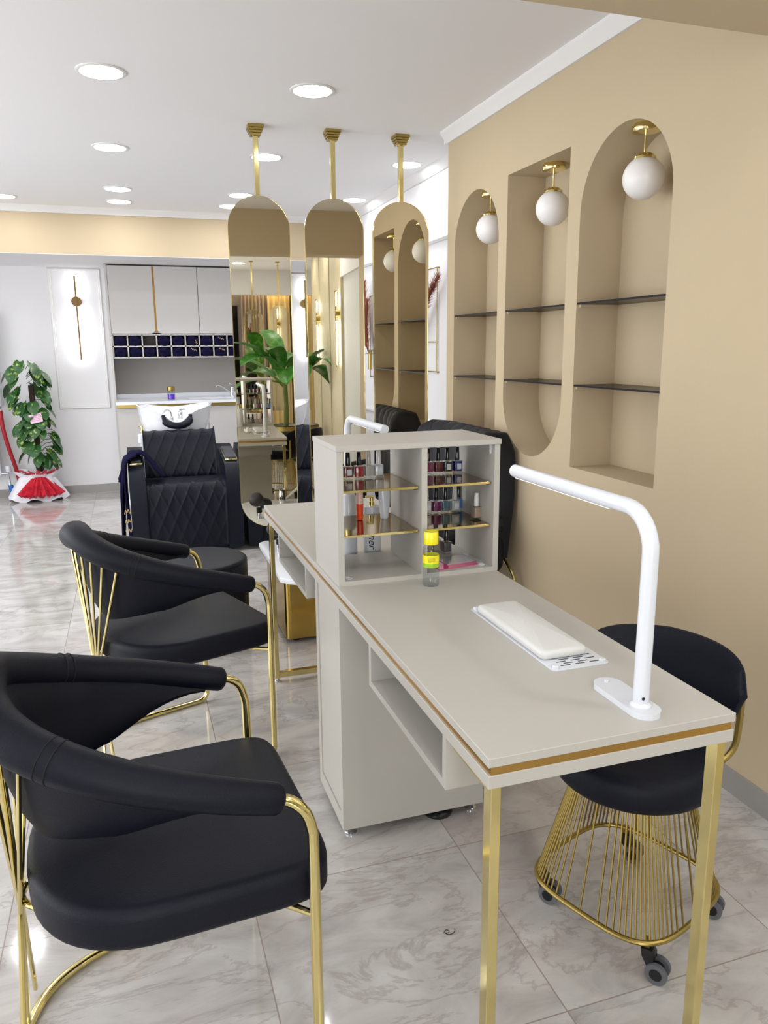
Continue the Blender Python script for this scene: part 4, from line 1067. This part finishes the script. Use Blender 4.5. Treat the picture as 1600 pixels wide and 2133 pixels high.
# banana plant behind the camera by the slatted wall
t = thing('banana_plant', 'tall broad leaved banana plant in a black and gold pot, seen in the mirrors', 'plant', (1.48, -.95, 0))
obj('pot', lathe(BM(), [(.13, 0), (.16, .02), (.19, .44), (.185, .45), (.17, .44)], seg=32), BLACKP, t)
obj('gold_pot_band', lathe(BM(), [(.1865, .385), (.1905, .44), (.1935, .44), (.1895, .385)], seg=32), GOLD_SAT, t)
obj('soil', lathe(BM(), [(.02, .42), (.172, .425)], seg=24), mat('dark_soil', (50, 40, 32), .95), t)
bm = BM(); tube(bm, smooth_path([(0, 0, .42), (.01, 0, .7), (.0, .01, 1.0)], 5), [.035] * 5 + [.03] * 6, 12); obj('trunk', bm, mat('banana_trunk', (104, 116, 56), .6, var=.3, scale=12), t)
bm = BM(); st_ = BM(); rnd = random.Random(11)
for i, (az, el, L) in enumerate(((195, 48, .62), (160, 60, .6), (230, 30, .55), (170, 12, .6), (110, 52, .6), (70, 40, .62), (95, 25, .55), (20, 58, .5), (250, 62, .55), (140, 35, .5), (60, 10, .5), (300, 40, .5))):
    a = R(az); e = R(el); d = Vector((math.cos(a) * math.cos(e), math.sin(a) * math.cos(e), math.sin(e)))
    b0 = Vector((0, 0, .90 + .022 * i)); b1 = b0 + d * .2; L *= 1.22
    if az in (20, 300): L *= .5
    tube(st_, [b0, b0 + d * .1, b1], .011, 8); leaf(bm, b1, d, L, .235, 1.25, .25, False, 12, roll_=rnd.uniform(-.3, .3))
for v in bm.verts: v.co.x = min(v.co.x, .26)
[setattr(v, 'co', Vector((v.co.x, v.co.y, v.co.z + .0))) for v in bm.verts]; obj('foliage', bm, BANANA, t); obj('leaf_stalks', st_, mat('leaf_stalk', (90, 130, 50), .5), t)

# pampas wall holders on the white wall
def pampas(y1, y0, z0, z1, zb, hold, plumes, label, glabel):
    x = WW - .012
    t = thing('wire_wall_holder', label, 'wall decoration', (WW, (y0 + y1) / 2, z0), 0, 'gold wire wall holders')
    bm = BM()
    for P in (((x, y0, z0), (x, y1, z0)), ((x, y1, z0), (x, y1, z1)), ((x, y1, z1), (x, y0, z1)), ((x, y0, z1), (x, y0, z0)), ((x, y0, zb), (x, y1, zb))): tube(bm, P, .0035, 8)
    for zz in (z0, z1):
        for yy in (y0 + .01, y1 - .01): tube(bm, [(x, yy, zz - .003), (WW, yy, zz - .003)], .006, 8)
    obj('wire_frame', bm, GOLD_SAT, t, True)
    bm = BM(); tube(bm, [(x - .022, hold, zb - .16), (x - .022, hold, zb - .0)], .016, 18); obj('tube_vase', bm, GOLD_SAT, t, True)
    bm = BM(); tube(bm, [(x - .02, hold - .10, zb - .03), (x - .02, hold + .14, zb - .03)], .003, 8); obj('holder_bar', bm, GOLD_SAT, t, True)
    p = thing('pampas_grass', glabel, 'dried grass', (x - .022, hold, zb - .05), 0, 'dried brown pampas stems')
    bm = BM(); rnd = random.Random(int(hold * 100)); stem = BM()
    for tipy, tipz, wob in plumes:
        b0 = Vector((x - .022, hold, zb - .08)); tip = Vector((x - .03 - abs(wob), tipy, tipz))
        ctrl = b0.lerp(tip, .5) + Vector((-.02, 0, .03)); path = smooth_path([b0, ctrl, tip], 10)
        tube(stem, path, .0022, 5)
        for k in range(520):
            f = rnd.uniform(.22, 1); i = f * (len(path) - 1); q = path[int(i)].lerp(path[min(len(path) - 1, int(i) + 1)], i - int(i))
            ax = (tip - b0).normalized(); rnd_v = Vector((rnd.uniform(-1, .35), rnd.uniform(-1, 1), rnd.uniform(-1, 1))); rnd_v = (rnd_v - ax * rnd_v.dot(ax)).normalized()
            L = .065 * (1 - .45 * abs(f - .6) / .4) * rnd.uniform(.7, 1.3); e = q + ax * L + rnd_v * L * .8
            if e.x > WW - .002: e.x = WW - .002
            s = ax.cross(rnd_v) * .002
            vs = [bm.verts.new(v) for v in (q - s, q + s, e)]; bm.faces.new(vs)
            s2 = rnd_v * .0016; vs = [bm.verts.new(v) for v in (q - s2, q + s2, e)]; bm.faces.new(vs)
    BR = bpy.data.materials.get('brown_plume') or mat('brown_plume', (178, 108, 88), .9, var=.25, scale=20)
    obj('plumes', bm, BR, p, True, False); obj('stalks', stem, bpy.data.materials.get('brown_stalk') or mat('brown_stalk', (84, 38, 34), .8), p, True)
pampas(4.915, 5.33, 1.257, 1.935, 1.455, 5.26, [(4.77, 1.86, .02), (4.83, 1.80, .03), (4.93, 1.70, .05), (5.35, 1.8, .03)], 'gold wire holder with brown pampas on the white wall, right of the right mirror', 'brown pampas grass leaning towards the beige wall, right of the right mirror')
pampas(6.03, 6.43, 1.18, 1.845, 1.40, 6.37, [(6.40, 1.95, .02), (6.34, 1.78, .06), (6.50, 1.76, .03), (6.25, 1.8, .04), (6.44, 1.84, .08)], 'gold wire holder with brown pampas on the white wall, between the middle and right mirrors', 'upright bunch of brown pampas grass between the middle and right mirrors')

# ================================================================ PEDICURE STATION
ps = thing('pedicure_station', 'white marble slab on a gold pedestal by the left mirror, with tap and footrest', 'pedicure station', (.93, 3.86, 0))
out = [(.65, 3.42), (.70, 3.385), (1.12, 3.385), (1.15, 3.42), (1.15, 4.17), (1.12, 4.2), (.66, 4.2), (.625, 4.165), (.612, 3.47)]
obj('marble_slab', prism(BM(), out, 2, .335, .362, .004), MARBLEW, ps, True)
obj('gold_pedestal', prism(BM(), rrect(.645, 1.08, 3.53, 4.06, .025, 5), 2, .022, .335), GOLD_PED, ps, True)
for x in (.70, 1.03):
    for y in (3.58, 4.0): obj('foot', lathe(BM(), [(.018, 0), (.018, .024)], (x, y, 0), 12), BLACKP, ps, True)
tap = obj('mixer_tap', lathe(BM(), [(.024, 0), (.024, .07), (.022, .075), (.022, .095), (.01, .1)], (.90, 3.50, .362), 20), CHROME, ps, True)
bm = BM(); tube(bm, smooth_path([(.91, 3.5, .385), (.97, 3.5, .43), (1.03, 3.5, .475), (1.06, 3.5, .47)], 4), .008, 10); obj('spout', bm, CHROME, tap, False) if False else obj('spout', bm, CHROME, ps, True)
bm = BM(); lathe(bm, [(.014, .362), (.014, .40), (.01, .402)], (.70, 3.95, 0), 16); obj('footrest_post', bm, CHROME, ps, True)
bm = BM(); pth = [Vector((.655, 3.99, .505)).lerp(Vector((.765, 3.90, .435)), i / 16) for i in range(17)]
rad = [.012, .034, .042, .046, .047, .045, .041, .036, .032, .031, .032, .034, .036, .037, .037, .035, .030]
tube(bm, pth, rad, 20); rings = None
obj('footrest_pad', bm, mat('charcoal_pad', (46, 46, 52), .5), ps, True)
bm = BM(); tube(bm, [(.70, 3.95, .40), (.70, 3.95, .43)], .018, 14); obj('footrest_joint', bm, BLACKP, ps, True)

# ================================================================ CHANNEL TUFTED CHAIR BY THE NICHES
tc_ = thing('tufted_chair', 'black channel tufted armchair with its back against the beige niche wall, behind the desk', 'chair', (1.45, 3.7, 0))
bm = BM(); rings = []
n = 84; y0, y1 = 3.29, 4.12
for i in range(n + 1):
    f = i / n; y = y0 + (y1 - y0) * f; ch = .026 * math.sin(math.pi * ((f * 8) % 1)) ** .6
    e = min(f, 1 - f); ed = math.sqrt(max(0, 1 - (1 - min(1, e / .10)) ** 2))
    zt_ = 1.0 + .015 * ed - .07 * (1 - ed) + ch * .35; cur = -.09 * abs(2 * f - 1) ** 3
    xa, xb = 1.625 + cur, 1.742
    rings.append([(xa, y, .40), (xa - ch, y, .6), (xa - ch, y, zt_ - .07), (xa - ch * .6 + .012, y, zt_ - .02), (xa + .045, y, zt_), (xb - .02, y, zt_ - .01), (xb, y, zt_ - .05), (xb, y, .7), (xb - .03, y, .40)])
loft(bm, rings); obj('channel_backrest', bm, SUEDE, tc_, True, sharp=60)
obj('seat', cushion(BM(), rrect(1.2, 1.70, 3.235, 4.16, .1, 6), .33, .52, .05, .012, 5), SUEDE, tc_, True)
for s, yy in ((-1, 3.29), (1, 4.12)):
    bm = BM(); tube(bm, smooth_path([(1.66, yy, .58), (1.5, yy + s * .01, .57), (1.32, yy, .54)], 6), .045, 14); obj('arm_roll', bm, SUEDE, tc_, True)
    bm = BM(); tube(bm, smooth_path([(1.70, yy + s * -.03, .46), (1.715, yy - .06 * -s * -1 if s < 0 else yy, .40), (1.72, yy - .075 if s < 0 else yy + .02, .28), (1.70, yy, .02)], 6), .009, 10); obj('rear_leg', bm, GOLD, tc_, True)
    bm = BM(); tube(bm, [(1.27, yy, .36), (1.25, yy, .01)], .009, 10); obj('front_leg', bm, GOLD, tc_, True)
    bm = BM(); tube(bm, [(1.25, yy, .012), (1.70, yy, .012)], .009, 10); obj('floor_runner', bm, GOLD, tc_, True)

# ================================================================ REAR ROOM (in the mirrors)
def curtain(x0, x1, y, z0, z1, amp=.03, folds=9):
    bm = BM(); n = folds * 10; rings = []
    for i in range(n + 1):
        f = i / n; x = x0 + (x1 - x0) * f; yy = y + amp * math.sin(f * folds * 2 * math.pi)
        rings.append([(x, yy, z0), (x, yy + .01, (z0 + z1) / 2), (x, yy, z1), (x, yy - .004, z1), (x, yy + .006, (z0 + z1) / 2), (x, yy - .004, z0)])
    loft(bm, rings); return bm
CURT = mat('gold_curtain', (232, 210, 156), .6, var=.15, scale=6)
o = obj('gold_curtain', curtain(1.62, 1.98, -4.1, .03, 2.3, .035, 4), CURT); tag(o, 'golden pleated curtain behind the banana plant, seen in the mirrors', 'curtain')
o = obj('grey_curtain', curtain(1.2, 1.6, -4.1, .03, 2.3, .03, 7), mat('mauve_curtain', (176, 160, 146), .7)); tag(o, 'mauve grey pleated curtain beside the golden curtain, seen in the mirrors', 'curtain')
t = thing('curtain_fill', 'added warm fill strip above the golden curtain on the rear wall', 'wall light', (1.55, -4.02, 2.4))  # glowing strip added to light the curtain from above
obj('fill_housing', bx(1.15, 1.98, -4.05, -3.99, 2.42, 2.46), TRIMW, t, True, False)
obj('fill_diffuser', bx(1.16, 1.97, -4.045, -3.995, 2.414, 2.419), emit('warm_fill', (1, .82, .55), 30), t, True, False)
for i, (x, y, zt_, rz) in enumerate(((1.25, -2.45, 1.92, 0), (1.62, -2.5, 1.98, 0))):
    t = thing('rear_mirror', ['tall pill mirror hung by the rear wall, left one, with a gold squiggle', 'tall pill mirror hung by the rear wall, right one'][i], 'mirror', (x, y, 0), rz, 'rear pill mirrors')
    r = .13; pl = [(r * math.cos(math.pi * k / 20), zt_ - r + r * math.sin(math.pi * k / 20)) for k in range(21)] + [(-r, .5), (r, .5)]
    obj('mirror_glass', prism(BM(), pl, 1, -.004, .004), MIRROR, t)
    pl2 = [(p[0] * 1.04, p[1] + .004) for p in pl]; obj('gold_back', prism(BM(), pl2, 1, -.012, -.005), GOLD, t)
    obj('hanging_pole', bx(-.01, .01, -.01, .01, zt_, CZ), GOLD, t)
    obj('mount', lathe(BM(), [(.03, CZ - .012), (.03, CZ)], seg=12), GOLD_SAT, t)
def rear_sconce(y, label):
    t = thing('wall_sconce', label, 'wall light', (WX, y, 1.76), 0, 'vertical bar wall lights')
    obj('bar', bx(WX - .05, WX - .04, y - .008, y + .008, 1.2, 2.0), GOLD_SAT, t, True, False)
    obj('light_strip', bx(WX - .039, WX - .034, y - .012, y + .012, 1.22, 1.68), LEDS, t, True, False)
    obj('light_strip', bx(WX - .039, WX - .034, y - .012, y + .012, 1.84, 1.98), LEDS, t, True, False)
    bm = BM(); tube(bm, [(WX, y, 1.76), (WX - .045, y, 1.76)], .04, 20); obj('mount_disc', bm, GOLD_SAT, t, True)
rear_sconce(.36, 'lit vertical bar wall light on the slatted panel nearest the recess')
rear_sconce(-1.34, 'lit vertical bar wall light on the slatted panels beyond the banana plant')

# small things on the floor
bm = BM(); tube(bm, smooth_path([(0.640, 1.519, .001), (0.652, 1.515, .001), (0.658, 1.521, .001), (0.651, 1.526, .001), (0.644, 1.520, .001), (0.652, 1.509, .001), (0.668, 1.513, .001), (0.673, 1.523, .001)], 4), .0008, 5)
tag(obj('hair_strand', bm, BLACKP), 'tiny curl of black hair on the floor tiles left of the near desk leg', 'hair')
bm = lathe(BM(), [(.045, 0), (.048, .008), (.04, .018), (.02, .024)], (.82, 2.0, 0), 24)
tag(obj('foot_switch', bm, BLACKP), 'round black foot switch on the floor under the desk cabinet', 'foot switch')
